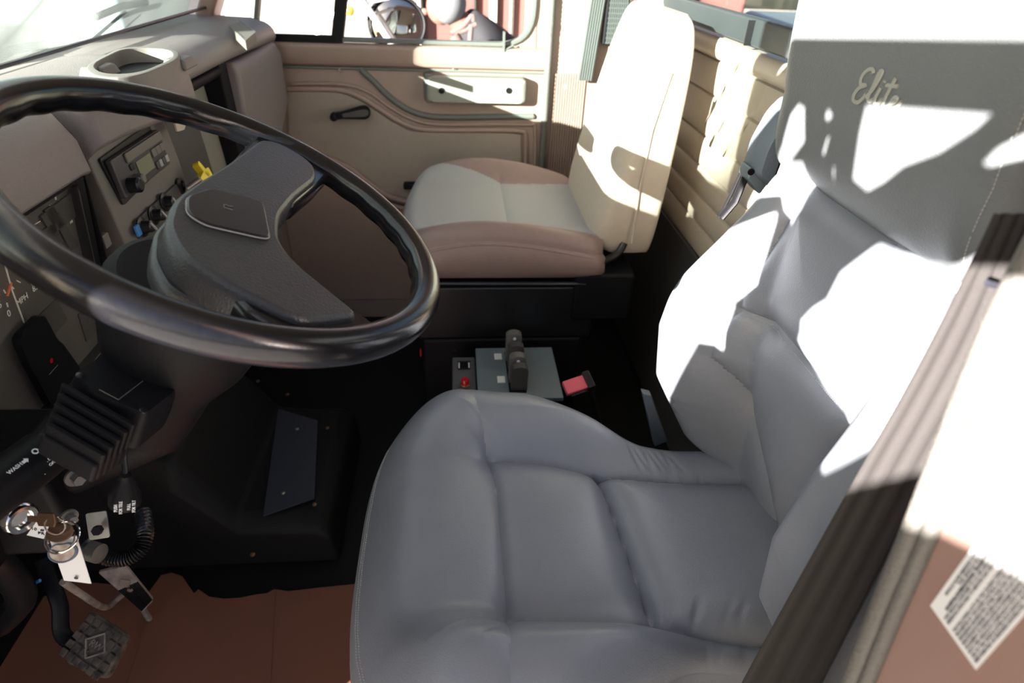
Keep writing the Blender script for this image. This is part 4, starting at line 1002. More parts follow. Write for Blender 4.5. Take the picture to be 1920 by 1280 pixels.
# smooth centre profile
for _ in range(30): Xb[1:-1] = (Xb[:-2] + Xb[2:] + Xb[1:-1] * 2) / 4
bol = smooth01(.11, .20, np.abs(Yb)) * (np.interp(Zb, [.42, .50, .60, .70, .80, .90, 1.0, 1.1], [.03, .075, .115, .118, .095, .062, .020, .0]))
Xb = Xb - bol
ol = [(z, w) for z, w in zip(zb_, bw(zb_))]
db = np.minimum(polydist(Zb, Yb, ol), polydist(Zb, Yb, [(a, -b) for a, b in ol]))
rb = .06
dcl = np.clip(db, 0, rb); Xb = Xb + rb * (1 - np.sqrt(np.clip(1 - (1 - dcl / rb) ** 2, 0, 1)))
Hs = [(1.012 - .0 * y, y) for y in np.linspace(-.3, .3, 9)]
Hs = [(.998 + .10 * abs(y - .0) ** 1.5 * (1 if y < 0 else .3), y) for y in np.linspace(-.3, .3, 30)]
Ms = [(.790, y) for y in np.linspace(-.105, .16, 12)]
VL = [(1.0, .138), (.90, .150), (.80, .160), (.70, .165), (.62, .11), (.56, .04), (.50, -.01)]
VR = [(1.0, -.150), (.90, -.125), (.80, -.105), (.70, -.085), (.62, -.075), (.56, -.065), (.50, -.06)]
for pl_, dep, w in ((Hs, .016, .012), (Ms, .016, .014), (VL, .022, .014), (VR, .022, .014)):
    Xb = Xb + dep * np.exp(-(polydist(Zb, Yb, pl_) / w))
hl = np.interp(-Zb, [-p[0] for p in VL], [p[1] for p in VL]); hr = np.interp(-Zb, [-p[0] for p in VR], [p[1] for p in VR])
inb = (Yb < hl) & (Yb > hr) & (Zb < 1.0)
dpan = np.minimum(np.minimum(polydist(Zb, Yb, Hs), polydist(Zb, Yb, Ms)), np.minimum(polydist(Zb, Yb, VL), polydist(Zb, Yb, VR)))
Xb = Xb - np.where(inb, .014 * (1 - np.exp(-dpan / .04)), 0)
Xb = Xb - np.where(Zb > 1.0, .020 * (1 - np.exp(-polydist(Zb, Yb, Hs) / .04)), 0)
def wb(z0, y0, an, L, w, a):
    ca, sa = math.cos(an), math.sin(an); u = (Zb - z0) * ca + (Yb - y0) * sa; t = -(Zb - z0) * sa + (Yb - y0) * ca
    return a * np.exp(-(u / L) ** 2 - (t / w) ** 2)
for k in range(6):
    Xb += wb(.60 + .03 * k, -.085 - .004 * k, .8 + .2 * rs.randn(), .016, .004, .0022)
    Xb += wb(.79 + .006 * rs.randn(), .13 - .01 * k, 1.0 + .3 * rs.randn(), .014, .003, .0016)
    Xb += wb(.56 + .03 * k, .20, 1.3 + .2 * rs.randn(), .03, .006, .002)
Pb = np.stack([Xb, Yb + YC, Zb], -1)
lab = np.zeros((nz_ - 1, ny_ - 1), int)
Zm = (Zb[1:, 1:] + Zb[:-1, :-1]) / 2; Ym = (Yb[1:, 1:] + Yb[:-1, :-1]) / 2
hl = np.interp(-Zm, [-p[0] for p in VL], [p[1] for p in VL]); hr = np.interp(-Zm, [-p[0] for p in VR], [p[1] for p in VR]); hz = np.interp(Ym, [p[1] for p in Hs], [p[0] for p in Hs])
up_ = Zm >= hz
lab[~up_ & (Ym >= hl)] = 1; lab[~up_ & (Ym <= hr)] = 2
ce = ~up_ & (Ym < hl) & (Ym > hr); lab[ce & (Zm >= .79)] = 3; lab[ce & (Zm < .79)] = 4; lab[up_] = 0
split_grid(Pb, lab, ['headrest', 'back_side_bolster', 'back_side_bolster', 'upper_back_panel', 'lower_back_panel'], ['leather_head', 'leather', 'leather', 'leather', 'leather'], ds)
# back shell skirt
edge = [Vector(Pb[i, -1]) for i in range(0, nz_ - 1, 3)] + [Vector(Pb[-1, j]) for j in range(ny_ - 1, 0, -6)] + [Vector(Pb[i, 0]) for i in range(nz_ - 1, 0, -3)]
g = G(); rings = [[(e.x + dx, e.y + (YC - e.y) * ins, e.z) for e in edge] for dx, ins in ((-.001, 0), (.03, -.01), (.06, .0), (.075, .08))]
g.loft(rings, caps=False, close=False); g.build('backrest_side', 'leather', ds, ang=70)
zz_ = np.linspace(.46, 1.34, 20); g = G(); g.loft([[(float(xc(z)) + .105, YC + float(bw(z)) * t * .95, float(z)) for t in (-1, -.5, 0, .5, 1)] for z in zz_], caps=False, close=False); g.build('backrest_rear', 'black', ds)
# dotted stitch lines on back panel
g = G()
for pl_, dz in (((Ms), -.006),):
    ys = np.linspace(-.10, .155, 70)
    for y in ys[::1]:
        i = np.argmin(np.abs(zb_ - (.790 + dz))); j = np.argmin(np.abs(Yb[i] - y)); p = Vector(Pb[i, j]); g.tube([p + Vector((-.0006, 0, 0)), p + Vector((-.0006, .0022, 0))], .0005, 4)
g.build('stitching', 'stitch', ds)
g = G(); 
for z in np.linspace(1.03, 1.25, 60):
    i = np.argmin(np.abs(zb_ - z)); j = np.argmin(np.abs(Yb[i] + bw(z) - .035)); p = Vector(Pb[i, j]); g.tube([p + Vector((-.0006, 0, 0)), p + Vector((-.0006, 0, .0024))], .0006, 4)
g.build('headrest_stitching', 'stitch', ds)
# Elite script, debossed letters
def head_pt(px, py):
    c = Vector(CAM); d = Vector(ROT @ np.array([px - 960, py - 640, F])); best = None
    p = Vector(at(px, py, X=.42))
    for _ in range(8):
        i = int(np.argmin(np.abs(zb_ - p.z))); j = int(np.argmin(np.abs(Yb[i] + YC - p.y))); p = Vector(at(px, py, X=float(Pb[i, j, 0]) - .0008))
    return p
strokes = [
    [(1638, 138), (1636, 130), (1626, 132), (1616, 144), (1614, 158), (1624, 160), (1612, 164), (1602, 176), (1600, 188), (1608, 192), (1618, 184), (1624, 176)],
    [(1624, 182), (1638, 166), (1652, 142), (1655, 134), (1649, 136), (1638, 160), (1628, 182), (1630, 190), (1638, 186)],
    [(1652, 164), (1642, 182), (1640, 194), (1646, 194), (1654, 186)], [(1658, 154), (1660, 151)],
    [(1680, 146), (1666, 172), (1656, 194), (1656, 202), (1664, 200), (1672, 192)], [(1662, 160), (1684, 162)],
    [(1670, 194), (1680, 190), (1682, 184), (1676, 184), (1668, 196), (1670, 204), (1682, 200), (1690, 190)],
]
g = G()
for stx in strokes:
    pts = spline([head_pt(*p) for p in stx], 5) if len(stx) > 2 else [head_pt(*p) for p in stx]
    g.tube(pts, .0021, 8, flat=.55, up=(1, 0, 0))
g.build('headrest_lettering', mat('pressed_lettering', (.30, .31, .29), .4), ds, label='pressed script lettering reading Elite')
# folded armrest on far side
ar = [at(1470, 178, Y=.92), at(1440, 208, Y=.92), at(1410, 262, Y=.92), at(1395, 312, Y=.92), at(1425, 338, Y=.92), at(1440, 300, Y=.92), at(1462, 240, Y=.92), at(1480, 190, Y=.92)]
pl_ = rpoly([(p[0], p[2]) for p in ar], .01, 4)
mAR = Matrix(((1, 0, 0, 0), (0, 0, 1, 0), (0, 1, 0, 0), (0, 0, 0, 1)))
g = G(); g.loft([[(x, y, z) for x, z in q_] for q_, y in ((off2(pl_, .006), .872), (pl_, .880), (pl_, .925), (off2(pl_, .006), .934))]); am = g.build('armrest', 'armg', ds, ang=60)
a4 = [at(1392, 300, Y=.92), at(1428, 325, Y=.92), at(1408, 352, Y=.92), at(1384, 322, Y=.92)]
g = G(); g.loft([[(p[0], y, p[2]) for p in a4] for y in (.885, .922)]); g.build('armrest_bracket', 'panelblue', am, bevel=.004)
g = G(); g.tube([at(1398, 330, Y=.91), at(1378, 378, Y=.91), at(1352, 408, Y=.91)], .009, 10, flat=.5); g.tube([at(1390, 322, Y=.93), at(1372, 362, Y=.93), at(1348, 408, Y=.93)], .003, 8); g.build('armrest_link', 'black', am)
p = at(1390, 308, Y=.92); g = G(); g.lathe([(.005, 0), (.005, .003), (.003, .003)], frame((p[0], .884, p[2]), (1, 0, 0), (0, -1, 0)), 14); g.build('armrest_bolt', 'black', am)
# side lever by cushion (blue-grey)
g = G(); g.loft([[Vector(at(*p, Y=.93)) for p in ((1205, 738), (1222, 742), (1252, 828), (1228, 838))], [Vector(at(*p, Y=.93)) + Vector((0, .02, 0)) for p in ((1205, 738), (1222, 742), (1252, 828), (1228, 838))]]); g.build('recliner_lever', 'armg', ds, bevel=.003)

# ================================================================== passenger seat
ps = thing('truck_seat', (.12, 1.62, 0), 'taupe and grey passenger seat by the far door with sunlit upright back', 'seat')
YP = 1.615
nu, nv = 120, 140
s = np.linspace(0, 1, nu); v = np.linspace(-1, 1, nv); v = np.sign(v) * (1 - (1 - np.abs(v)) ** 1.25)
xs = -.150 + .52 * s ** 1.3
def hp(x):
    W = .262 + 0 * x; t = np.clip((x + .150) / .10, 1e-4, 1); W = W * (1 - (1 - t) ** 3) ** (1 / 3)
    t = np.clip((.372 - x) / .08, 1e-4, 1); return W * (.8 + .2 * (1 - (1 - t) ** 3) ** (1 / 3))
X = np.repeat(xs[:, None], nv, 1); Yl = hp(X) * v[None, :]
ol = [(a, b) for a, b in zip(xs, hp(xs))]
dist = np.minimum(np.minimum(polydist(X, Yl, ol), polydist(X, Yl, [(a, -b) for a, b in ol])), X + .150)
Zp = .628 + .012 * np.exp(-((X - .05) / .15) ** 2)
crown = smooth01(.14, .24, np.abs(Yl)) * .040 * np.clip(1 - ((X - .10) / .27) ** 2, 0, 1)
Zp = Zp + crown * np.where(Yl > 0, 1.3, .9)
Zp -= .04 * (1 - np.sqrt(np.clip(1 - (1 - np.clip(dist, 0, .04) / .04) ** 2, 0, 1)))
seamc = [(.130, y) for y in np.linspace(-.20, .18, 8)]
Zp -= .006 * np.exp(-(polydist(X, Yl, seamc) / .012))
def sideline(x, sg): return np.where(sg > 0, np.interp(x, [-.15, -.02, .15, .26, .37], [.30, .215, .15, .16, .17]), np.interp(x, [-.15, -.09, .1, .37], [.22, .212, .205, .215]))
P = np.stack([X, Yl + YP, Zp], -1)
Xm = (X[1:, 1:] + X[:-1, :-1]) / 2; Ym = (Yl[1:, 1:] + Yl[:-1, :-1]) / 2
lab = np.zeros(Xm.shape, int); lab[(Xm > .13)] = 1
lab[Ym > sideline(Xm, np.ones_like(Xm))] = 2; lab[(Ym < -sideline(Xm, -np.ones_like(Xm))) & (Xm > -.10)] = 3
split_grid(P, lab, ['front_panel', 'rear_panel', 'far_bolster', 'near_bolster'], ['pgrey', 'pgrey', 'pbrown', 'pbrown'], ps)
edge = [Vector(P[i, -1]) for i in range(nu - 1, 0, -2)] + [Vector(P[0, nv // 2])] + [Vector(P[i, 0]) for i in range(1, nu, 2)]
def skirt(ed, nm, mt_, par, cx, cy, levels):
    g = G(); g.loft([[(e.x + (cx - e.x) * i_, e.y + (cy - e.y) * i_, e.z + dz if fix is None else fix + (e.z + .0 - e.z)) for e in ed] for dz, i_, fix in levels], caps=False, close=False); return g.build(nm, mt_, par, ang=70)
skirt(edge, 'cushion_side', 'pbrown', ps, .12, YP, ((.001, 0, None), (-.01, -.03, None), (-.05, -.035, None), (0, .02, .535), (0, .10, .522)))
# piping along near top edge
pts = [Vector(P[i, 0]) + Vector((0, -.004, -.006)) for i in range(12, nu - 4, 3)]
g = G(); g.tube(pts, .0035, 8); g.build('piping', 'pbrown', ps)
# backrest : closed block with rounded edges  (sections up in z)
secs = []
zs = [.575, .60, .66, .75, .85, .95, 1.03, 1.085, 1.115, 1.128]
for z in zs:
    t = (z - .60) / .5
    xf = .335 + .115 * max(0, min(1, t)) ** 1.1; xb_ = .502 + .02 * t
    infl = .5 if z > 1.12 else (.22 if z > 1.11 else (.08 if z > 1.08 else (0.0)))
    low = .25 if z < .58 else (.08 if z < .61 else 0)
    xf2 = xf + (xb_ - xf) * (infl * .5 + low * .6); xb2 = xb_ - (xb_ - xf) * (infl * .45)
    hw = .225 + .012 * math.sin(PI * min(1, max(0, t))) - infl * .10 - low * .1
    poly = rpoly([(xf2, YP - hw), (xb2, YP - hw), (xb2, YP + hw), (xf2, YP + hw)], [.055, .018, .018, .055], 6)
    # belly of the front face
    secs.append([(x - (.016 * math.cos((y - YP) / hw * PI / 2) if x < (xf2 + xb2) / 2 else 0), y, z) for x, y in poly])
g = G(); g.loft(secs); bk2 = g.build('backrest', 'pcream', ps, ang=60)
md = bk2.modifiers.new('sub', 'SUBSURF'); md.levels = 2; md.render_levels = 2
# cover seam down the side
g = G(); g.tube([(.44, YP - .236, .62), (.437, YP - .2385, .75), (.445, YP - .2385, .9), (.47, YP - .232, 1.02)], .0025, 6); g.build('side_seam', 'pcream', bk2)
# base
g = G(); g.box((-.10, 1.37, .03), (.34, 1.86, .34)); g.build('seat_box', 'black', ps, bevel=.01)
g = G(); g.box((-.11, 1.37, .34), (.36, 1.87, .50)); g.build('seat_frame', 'satin', ps, bevel=.008)
g = G(); g.tube([(-.1, 1.365, .515), (.33, 1.365, .512)], .006, 8); g.build('front_rail', 'satin', ps)
g = G(); g.tube(spline([at(1085, 500, Y=1.38), at(1130, 490, Y=1.38), at(1158, 475, Y=1.39), at(1170, 455, Y=1.40)], 8), .010, 10); g.build('back_hinge', 'satin', ps)
for px, py in ((1108, 507), (1090, 512)):
    g = G(); g.lathe([(.007, 0), (.007, .006)], frame(at(px, py, Y=1.372), (1, 0, 0), (0, -1, 0)), 12); g.build('hinge_bolt', 'steel', ps)
g = G(); g.box((.30, 1.36, .40), (.46, 1.88, .54)); g.build('hinge_bracket', 'black', ps, bevel=.01)
# passenger belt strap
pb2 = thing('passenger_seat_belt', tuple(at(1105, 140, Y=YD - .03)), 'grey ribbed seat belt webbing on the pillar behind the passenger seat', 'seat belt')
a = at(1142, -90, Y=YD - .03); b = at(1094, 150, Y=YD - .03); wv = .018
g = G(); 
for k in range(6):
    o_ = -wv + k * wv * 2 / 5; g.tube([(a[0] + o_ - .01, YD - .034, a[2]), (b[0] + o_ + .004, YD - .036, b[2])], .0042, 8)
g.box((min(a[0], b[0]) - .02 + .012, YD - .033, b[2]), (min(a[0], b[0]) + .02, YD - .031, b[2] + .01)); g.build('webbing', 'strap', pb2)
# driver seat belt
db_ = thing('driver_seat_belt', (.31, .30, .3), 'wide black seat belt webbing running down beside the driver backrest at the right', 'seat belt')
lft = [at(1868, 400, Y=.305), at(1840, 460, Y=.303), at(1765, 610, Y=.30), at(1690, 750, Y=.30), at(1596, 915, Y=.30), at(1420, 1230, Y=.30), at(1340, 1380, Y=.30)]
rgt = [at(1960, 400, Y=.292), at(1918, 500, Y=.290), at(1870, 640, Y=.288), at(1812, 760, Y=.286), at(1735, 905, Y=.286), at(1560, 1240, Y=.283), at(1480, 1400, Y=.282)]
Ls = spline([Vector(p) for p in lft], 8); Rs = spline([Vector(p) for p in rgt], 8)
g = G(); NW = 14
rows = []
for l_, r_ in zip(Ls, Rs):
    rows.append([l_.lerp(r_, k / NW) + Vector((-.0007, -.0009, 0)) * math.sin(k / NW * PI * 7) for k in range(NW + 1)])
g.loft(rows, caps=False, close=False); wb_ = g.build('webbing', 'belt', db_, ang=80, solid=.0016)
for rr_, nm in ((Ls, 'webbing_edge'), (Rs, 'webbing_edge')):
    g = G(); g.tube(rr_, .0012, 6); g.build(nm, 'belt', wb_)
p = at(1880, 545, Y=.285); g = G(); g.tube([at(1850, 530, Y=.282), at(1905, 545, Y=.280)], .002, 6); g.build('belt_stop', 'ink', db_)
# weatherstrip along jamb edge (thing: rubber seal)
g = G()
zz = np.linspace(.35, 1.5, 120)
g.tube([(.277, jy(z) + .0035, z) for z in zz], .0072, 14)
g.tube([(.278, jy(z) - .006, z) for z in zz], .0052, 12)
g.build('door_weatherstrip', 'seal', wd)
# retractor / lower pillar trim
g = G(); g.loft([[(x, jy(z) + d_, z) for x, d_ in ((.285, .0), (.285, .022), (.44, .03), (.44, 0))] for z in (0, .5, .7, .8, .88, .90)]); g.build('lower_pillar_trim', 'satin', wd, bevel=.006)

# ------------------------------------------------------------------ noise emission sticker
Xs = .2795
sk = thing('noise_emission_label', (Xs, .17, .92), 'white printed information label stuck on the painted door pillar at the lower right', 'label')
A = at(1745, 1135, X=Xs); B = at(1840, 1245, X=Xs); C_ = at(1884, 930, X=Xs)
y1s, z0s = A[1], A[2]; y0s = B[1]; z1s = C_[2] + .004
sx = lambda y: .2795
g = G(); g.add([(sx(y) - t, y, z) for t in (0, .0004) for y, z in ((y0s, z0s), (y1s, z0s), (y1s, z1s), (y0s, z1s))], [(0, 1, 2, 3), (7, 6, 5, 4), (0, 4, 5, 1), (1, 5, 6, 2), (2, 6, 7, 3), (3, 7, 4, 0)]); g.build('label_sheet', 'sticker', sk, smooth=False)
Wd = y1s - y0s; Hd = z1s - z0s; nS_ = (-1, 0, 0)
lines = [('VEHICLE NOISE EMISSION CONTROL INFORMATION', 1, 0), ('THIS VEHICLE WAS BUILT BY', 1, 0), ('NAVISTAR INTERNATIONAL TRANSPORTATION CORP. IN 1997', 1.05, 1),
         ('THIS VEHICLE CONFORMS TO U.S. EPA REGULATIONS FOR NOISE', 1, 0), ('EMISSIONS APPLICABLE TO MEDIUM AND HEAVY DUTY TRUCKS.', 1, 0), None,
         ('THE FOLLOWING ACTS OR THE CAUSING THEREOF BY ANY PERSON ARE', 1, 0), ('PROHIBITED BY THE NOISE CONTROL ACT OF 1972:  A. THE REMOVAL OR', 1, 0), ('RENDERING INOPERATIVE, OTHER THAN FOR THE PURPOSES OF', 1, 0),
         ('MAINTENANCE REPAIR OR REPLACEMENT OF ANY NOISE CONTROL DEVICE', 1, 0), ('OR ELEMENT OF DESIGN LISTED IN OWNERS MANUAL INCORPORATED', 1, 0), ('INTO THIS VEHICLE IN COMPLIANCE WITH THE NOISE CONTROL ACT. B. THE', 1, 0),
         ('USE OF THIS VEHICLE AFTER SUCH DEVICE OR ELEMENT OF DESIGN HAS', 1, 0), ('BEEN REMOVED OR RENDERED INOPERATIVE.', 1, 0)]
pitch = Wd * .94 / (len(lines) + .6)
for i, ln in enumerate(lines):
    if not ln: continue
    y = y1s - Wd * .05 - pitch * (i + .7)
    left = i >= 3
    zc = z0s + Hd * .035 if left else z0s + Hd * .5
    m = frame((sx(y) - .0005, y, zc), (0, 0, 1), nS_)
    text(ln[0], pitch * 1.02, m, 'ink', 'label_text', sk, align='LEFT' if left else 'CENTER', ext=.00005, bold=.00007 * (1 + ln[2] * 1.4), xs=1, fit=Hd * .93 * len(ln[0]) / (63 if left else 58))

# ================================================================== plastic film pocket on rear wall
g = G()
c = [at(1375, 105, X=XR - .03), at(1445, 150, X=XR - .03), at(1425, 240, X=XR - .03), at(1395, 300, X=XR - .03), at(1340, 265, X=XR - .03), at(1352, 200, X=XR - .03)]
rows = []
for i in range(10):
    t = i / 9; l_ = Vector(at(1378, 100, X=XR - .02)).lerp(Vector(at(1330, 262, X=XR - .02)), t); r_ = Vector(at(1462, 150, X=XR - .02)).lerp(Vector(at(1392, 305, X=XR - .02)), t)
    rows.append([l_.lerp(r_, k / 9) + Vector((-.022 - .004 * math.sin(k * 1.7 + i * .9) , 0, 0)) for k in range(10)])
g.loft(rows, caps=False, close=False); g.build('plastic_film', 'film', wr, ang=80, label='clear crinkled plastic film')

# ================================================================== outside
G().box((-14, -10, -1.05), (16, 30, -1.0)).build('ground', 'ground', kind='structure')
# own hood of truck
t = thing('truck_hood', (-1.7, 1.1, .3), 'cream painted truck hood beyond the windshield', 'hood')
g = G(); secs = []
for x, hw, z in ((-1.0, .95, .96), (-1.2, .93, .93), (-1.7, .88, .87), (-2.1, .80, .78), (-2.3, .7, .6)):
    secs.append([(x, 1.08 + hw * a, z - .10 * abs(a) ** 3 * 1.2) for a in np.linspace(-1, 1, 15)] + [(x, 1.08 + hw, -.2), (x, 1.08 - hw, -.2)])
g.loft(secs); g.build('hood_panel', 'hood', t, ang=50)
# maroon truck seen through the passenger window
mt = thing('parked_truck', (.6, 5.6, -1.0), 'maroon truck cab with chrome strips seen through the passenger door window', 'truck')
g = G(); g.box((-.24, 5.0, -.4), (2.2, 6.8, 1.9)); g.build('truck_body', 'truckred', mt, bevel=.06)
for x_, w_, m_ in ((.255, .055, 'hood'), (.40, .03, 'steel'), (.14, .02, 'satin'), (.52, .05, 'hood')):
    g = G(); g.box((x_, 4.95, -.2), (x_ + w_, 5.0, 1.5)); g.build('vertical_strip', m_, mt, bevel=.01)
g = G(); g.lathe([(.45, -.12), (.48, -.06), (.48, .06), (.45, .12)], frame((1.2, 5.05, -.52), (1, 0, 0), (0, -1, 0)), 32); g.build('truck_wheel', 'tyre', mt)
g = G(); g.box((-.26, 4.9, -.3), (-.235, 5.05, 1.4)); g.build('grab_bar', 'truckwhite', mt, bevel=.01)
# round convex mirror on the far truck with white arm
rm = thing('round_mirror', tuple(at(745, 60, Y=2.9)), 'round black-rimmed convex mirror with white arms outside the passenger window', 'mirror')
c_ = Vector(at(744, 46, Y=2.9)); m = frame(c_, (1, 0, 0), (.1, -.95, .2))
g = G(); g.tube([m @ Vector((.118 * math.cos(a), .108 * math.sin(a), 0)) for a in [i * 2 * PI / 48 for i in range(48)]], .006, 8, closed=True); g.build('mirror_rim', 'black', rm)
g = G(); g.lathe([(.112, -.012), (.08, .0), (.04, .006), (.002, .008)], m, 40, caps=True); g.build('mirror_glass', mat('mirror_glass', (.45, .42, .41), .05, metal=1), rm)
g = G(); g.tube([at(655, -30, Y=2.85), at(700, 30, Y=2.83), at(736, 84, Y=2.83), at(760, 130, Y=2.83)], .014, 10); g.tube([at(600, 60, Y=2.85), at(640, 10, Y=2.85), at(690, 3, Y=2.85), at(730, -5, Y=2.85)], .010, 8); g.tube([at(560, 110, Y=2.85), at(632, 20, Y=2.85), at(650, -40, Y=2.85)], .010, 8); g.build('mirror_arm', 'truckwhite', rm)
p = at(655, 20, Y=2.85); g = G(); g.ball(p, .02); g.build('marker_light', mat('amber_lens', (.9, .35, .04), .3), rm)
# white/pink post
# ------------------------------------------------------------------ person bending
pe = thing('person', (.25, 4.0, -1.0), 'grey-haired person in a black jacket bending forward outside the passenger window', 'person')
Yp = 4.0
hc = Vector(at(832, 12, Y=Yp)); 
def skin(name, joints, edges, m, parent, levels=2):
    o0 = Vector(parent['_w']); me = bpy.data.meshes.new(name); me.from_pydata([tuple(Vector(j[:3]) - o0) for j in joints], edges, [])
    ob = bpy.data.objects.new(name, me); COL.objects.link(ob); ob.parent = parent; ob['_w'] = tuple(o0)
    me.materials.append(M[m]); sm = ob.modifiers.new('skin', 'SKIN'); 
    for i, j in enumerate(joints):
        me.skin_vertices[0].data[i].radius = (j[3], j[3] * (j[4] if len(j) > 4 else 1)); me.skin_vertices[0].data[i].use_root = (i == 0)
    sm.use_smooth_shade = True; sb_ = ob.modifiers.new('sub', 'SUBSURF'); sb_.levels = levels; sb_.render_levels = levels
    return ob
hx, hy, hz = hc
pel = (hx + .50, hy + .25, hz - .62)
che = (hx + .26, hy + .06, hz - .20)
J = [(*pel, .16), (hx + .40, hy + .15, hz - .40, .17), (*che, .16), (hx + .08, hy + .01, hz - .07, .06), (hx + .02, hy, hz + .0, .07), (hx, hy - .01, hz + .05, .085),
     (hx + .24, hy - .16, hz - .20, .07), (hx + .12, hy - .26, hz - .45, .05), (hx - .08, hy - .22, hz - .62, .035), (hx - .14, hy - .21, hz - .66, .03),
     (hx + .24, hy + .20, hz - .22, .07), (hx + .10, hy + .24, hz - .46, .05), (hx - .08, hy + .15, hz - .62, .035), (hx - .14, hy + .14, hz - .66, .03),
     (pel[0], pel[1] - .12, pel[2] - .08, .10), (pel[0] - .05, pel[1] - .13, pel[2] - .5, .07), (pel[0] + .02, pel[1] - .13, -.92, .045), (pel[0] - .12, pel[1] - .13, -.96, .035),
     (pel[0], pel[1] + .12, pel[2] - .08, .10), (pel[0] - .05, pel[1] + .13, pel[2] - .5, .07), (pel[0] + .02, pel[1] + .13, -.92, .045), (pel[0] - .12, pel[1] + .13, -.96, .035)]
E_ = [(0, 1), (1, 2), (2, 3), (3, 4), (4, 5), (2, 6), (6, 7), (7, 8), (8, 9), (2, 10), (10, 11), (11, 12), (12, 13), (0, 14), (14, 15), (15, 16), (16, 17), (0, 18), (18, 19), (19, 20), (20, 21)]
skin('body', J, E_, 'skin', pe)
g = G(); g.ball((hx - .015, hy - .005, hz + .0), .098, nu=20, nv=14, sc=(.86, .78, 1.0)); hd = g.build('head', 'skin', pe)
g = G(); g.ball((hx - .11, hy - .01, hz - .03), .018, sc=(1.2, .7, 1)); g.ball((hx - .02, hy - .082, hz - .01), .020, sc=(.8, .4, 1.3)); g.build('nose_and_ear', 'skin', hd)
g = G(); g.ball((hx + .022, hy - .012, hz + .020), .112, nu=20, nv=14, sc=(.98, .88, 1.0)); g.build('hair', 'hair', pe)
J2 = [(*pel, .185), (hx + .40, hy + .15, hz - .40, .20), (hx + .27, hy + .06, hz - .20, .19), (hx + .11, hy + .01, hz - .08, .105), (hx + .24, hy - .16, hz - .20, .095), (hx + .12, hy - .26, hz - .45, .07), (hx - .06, hy - .23, hz - .60, .055), (hx + .24, hy + .20, hz - .22, .095), (hx + .10, hy + .24, hz - .46, .07), (hx - .06, hy + .16, hz - .60, .055)]
skin('jacket', J2, [(0, 1), (1, 2), (2, 3), (2, 4), (4, 5), (5, 6), (2, 7), (7, 8), (8, 9)], 'jacket', pe)
# pale cloth bundle / gloves hanging near window
cbn = [at(846, 62, Y=3.6), at(868, 50, Y=3.6), at(885, 30, Y=3.6), at(888, 40, Y=3.6), at(880, 90, Y=3.6)]
g = G(); g.tube(spline([Vector(p) for p in cbn[:4]], 5), .013, 8); g.tube(spline([at(850, 62, Y=3.6), at(870, 58, Y=3.6), at(893, 45, Y=3.6)], 5), .012, 8)
g.tube(spline([at(852, 66, Y=3.6), at(862, 84, Y=3.6), at(868, 105, Y=3.6)], 5), .029, 10); g.tube(spline([at(884, 46, Y=3.6), at(882, 70, Y=3.6), at(880, 95, Y=3.6)], 5), .014, 10)
g.build('folded_cloth', 'cloth', None, label='pale pink cloth bundle seen through the passenger window in front of the jacketed person', cat='cloth')
# vehicles behind rear window
vb = thing('parked_car', (4.5, 8, -1.0), 'dark red vehicle with bright highlights seen through the rear window', 'car')
g = G(); prof = [(0, .1), (.1, .75), (.9, .85), (1.4, 1.35), (3.0, 1.4), (3.5, .9), (4.3, .85), (4.4, .1)]
g.loft([[(3.4 + (1.7) * w_ * 0 + xx, 5.0 + a * 1.0, -.75 + zz * (1 if i in (1, 2) else .95)) for a, zz in prof] for i, xx in enumerate((0, .12, 1.6, 1.75))]); g.build('car_body', 'truckred', vb, bevel=.08)
g = G(); g.box((3.36, 6.5, .42), (3.41, 7.8, .62)); g.box((3.36, 8.0, .42), (3.41, 8.4, .62)); g.build('car_window', 'satin', vb)
for yy in (5.9, 8.3):
    g = G(); g.lathe([(.30, -.1), (.33, -.05), (.33, .05), (.30, .1)], frame((3.45, yy, -.67), (0, 1, 0), (-1, 0, 0)), 28); g.build('car_wheel', 'tyre', vb)
# dark truck ahead (left, through windshield)
fv = thing('parked_truck', (-3.6, 5, -1.0), 'blurred grey vehicle beyond the hood, seen through the dusty windshield', 'truck')
g = G(); g.box((-6.4, 5.2, -.5), (-2.4, 7.0, .85)); g.build('truck_body', mat('greyblue_paint', (.18, .22, .26), .4, coat=.5), fv, bevel=.08)
g = G(); g.box((-6.2, 5.17, .30), (-2.8, 5.19, .60)); g.build('truck_window', 'satin', fv)

# ------------------------------------------------------------------ added unseen sun blockers beside the driver doorway
SDX = Vector((1, .9, -.335))
MX = -.56
def sunp(px, py, X): 
    p = at(px, py, X=X); k = (MX - X); return (p[1] + SDX.y * k, p[2] + SDX.z * k)
def XS(px, py):
    if py < 345 + (px - 1510) * .5: return .41
    if px < 1425 and py > 380: return .37
    return .44
def SP(l): return [sunp(x, y, XS(x, y)) for x, y in l]
def plate(name, outer, holes, m, parent, thick=.006, X=MX):
    cu = bpy.data.curves.new('t', 'CURVE'); cu.dimensions = '2D'; cu.fill_mode = 'BOTH'; cu.extrude = thick
    for l in [outer] + holes:
        sp = cu.splines.new('POLY'); sp.points.add(len(l) - 1)
        for i, (y, z) in enumerate(l): sp.points[i].co = (y, z, 0, 1)
        sp.use_cyclic_u = True
    ob = bpy.data.objects.new('t', cu); COL.objects.link(ob); dg = bpy.context.evaluated_depsgraph_get(); dg.update()
    me = bpy.data.meshes.new_from_object(ob.evaluated_get(dg))
    vs = [(X + v.co.z, v.co.x, v.co.y) for v in me.vertices]; fs = [tuple(p.vertices) for p in me.polygons]
    bpy.data.objects.remove(ob); bpy.data.curves.remove(cu); bpy.data.meshes.remove(me)
    g = G(); g.add(vs, fs); return g.build(name, m, parent, smooth=False)
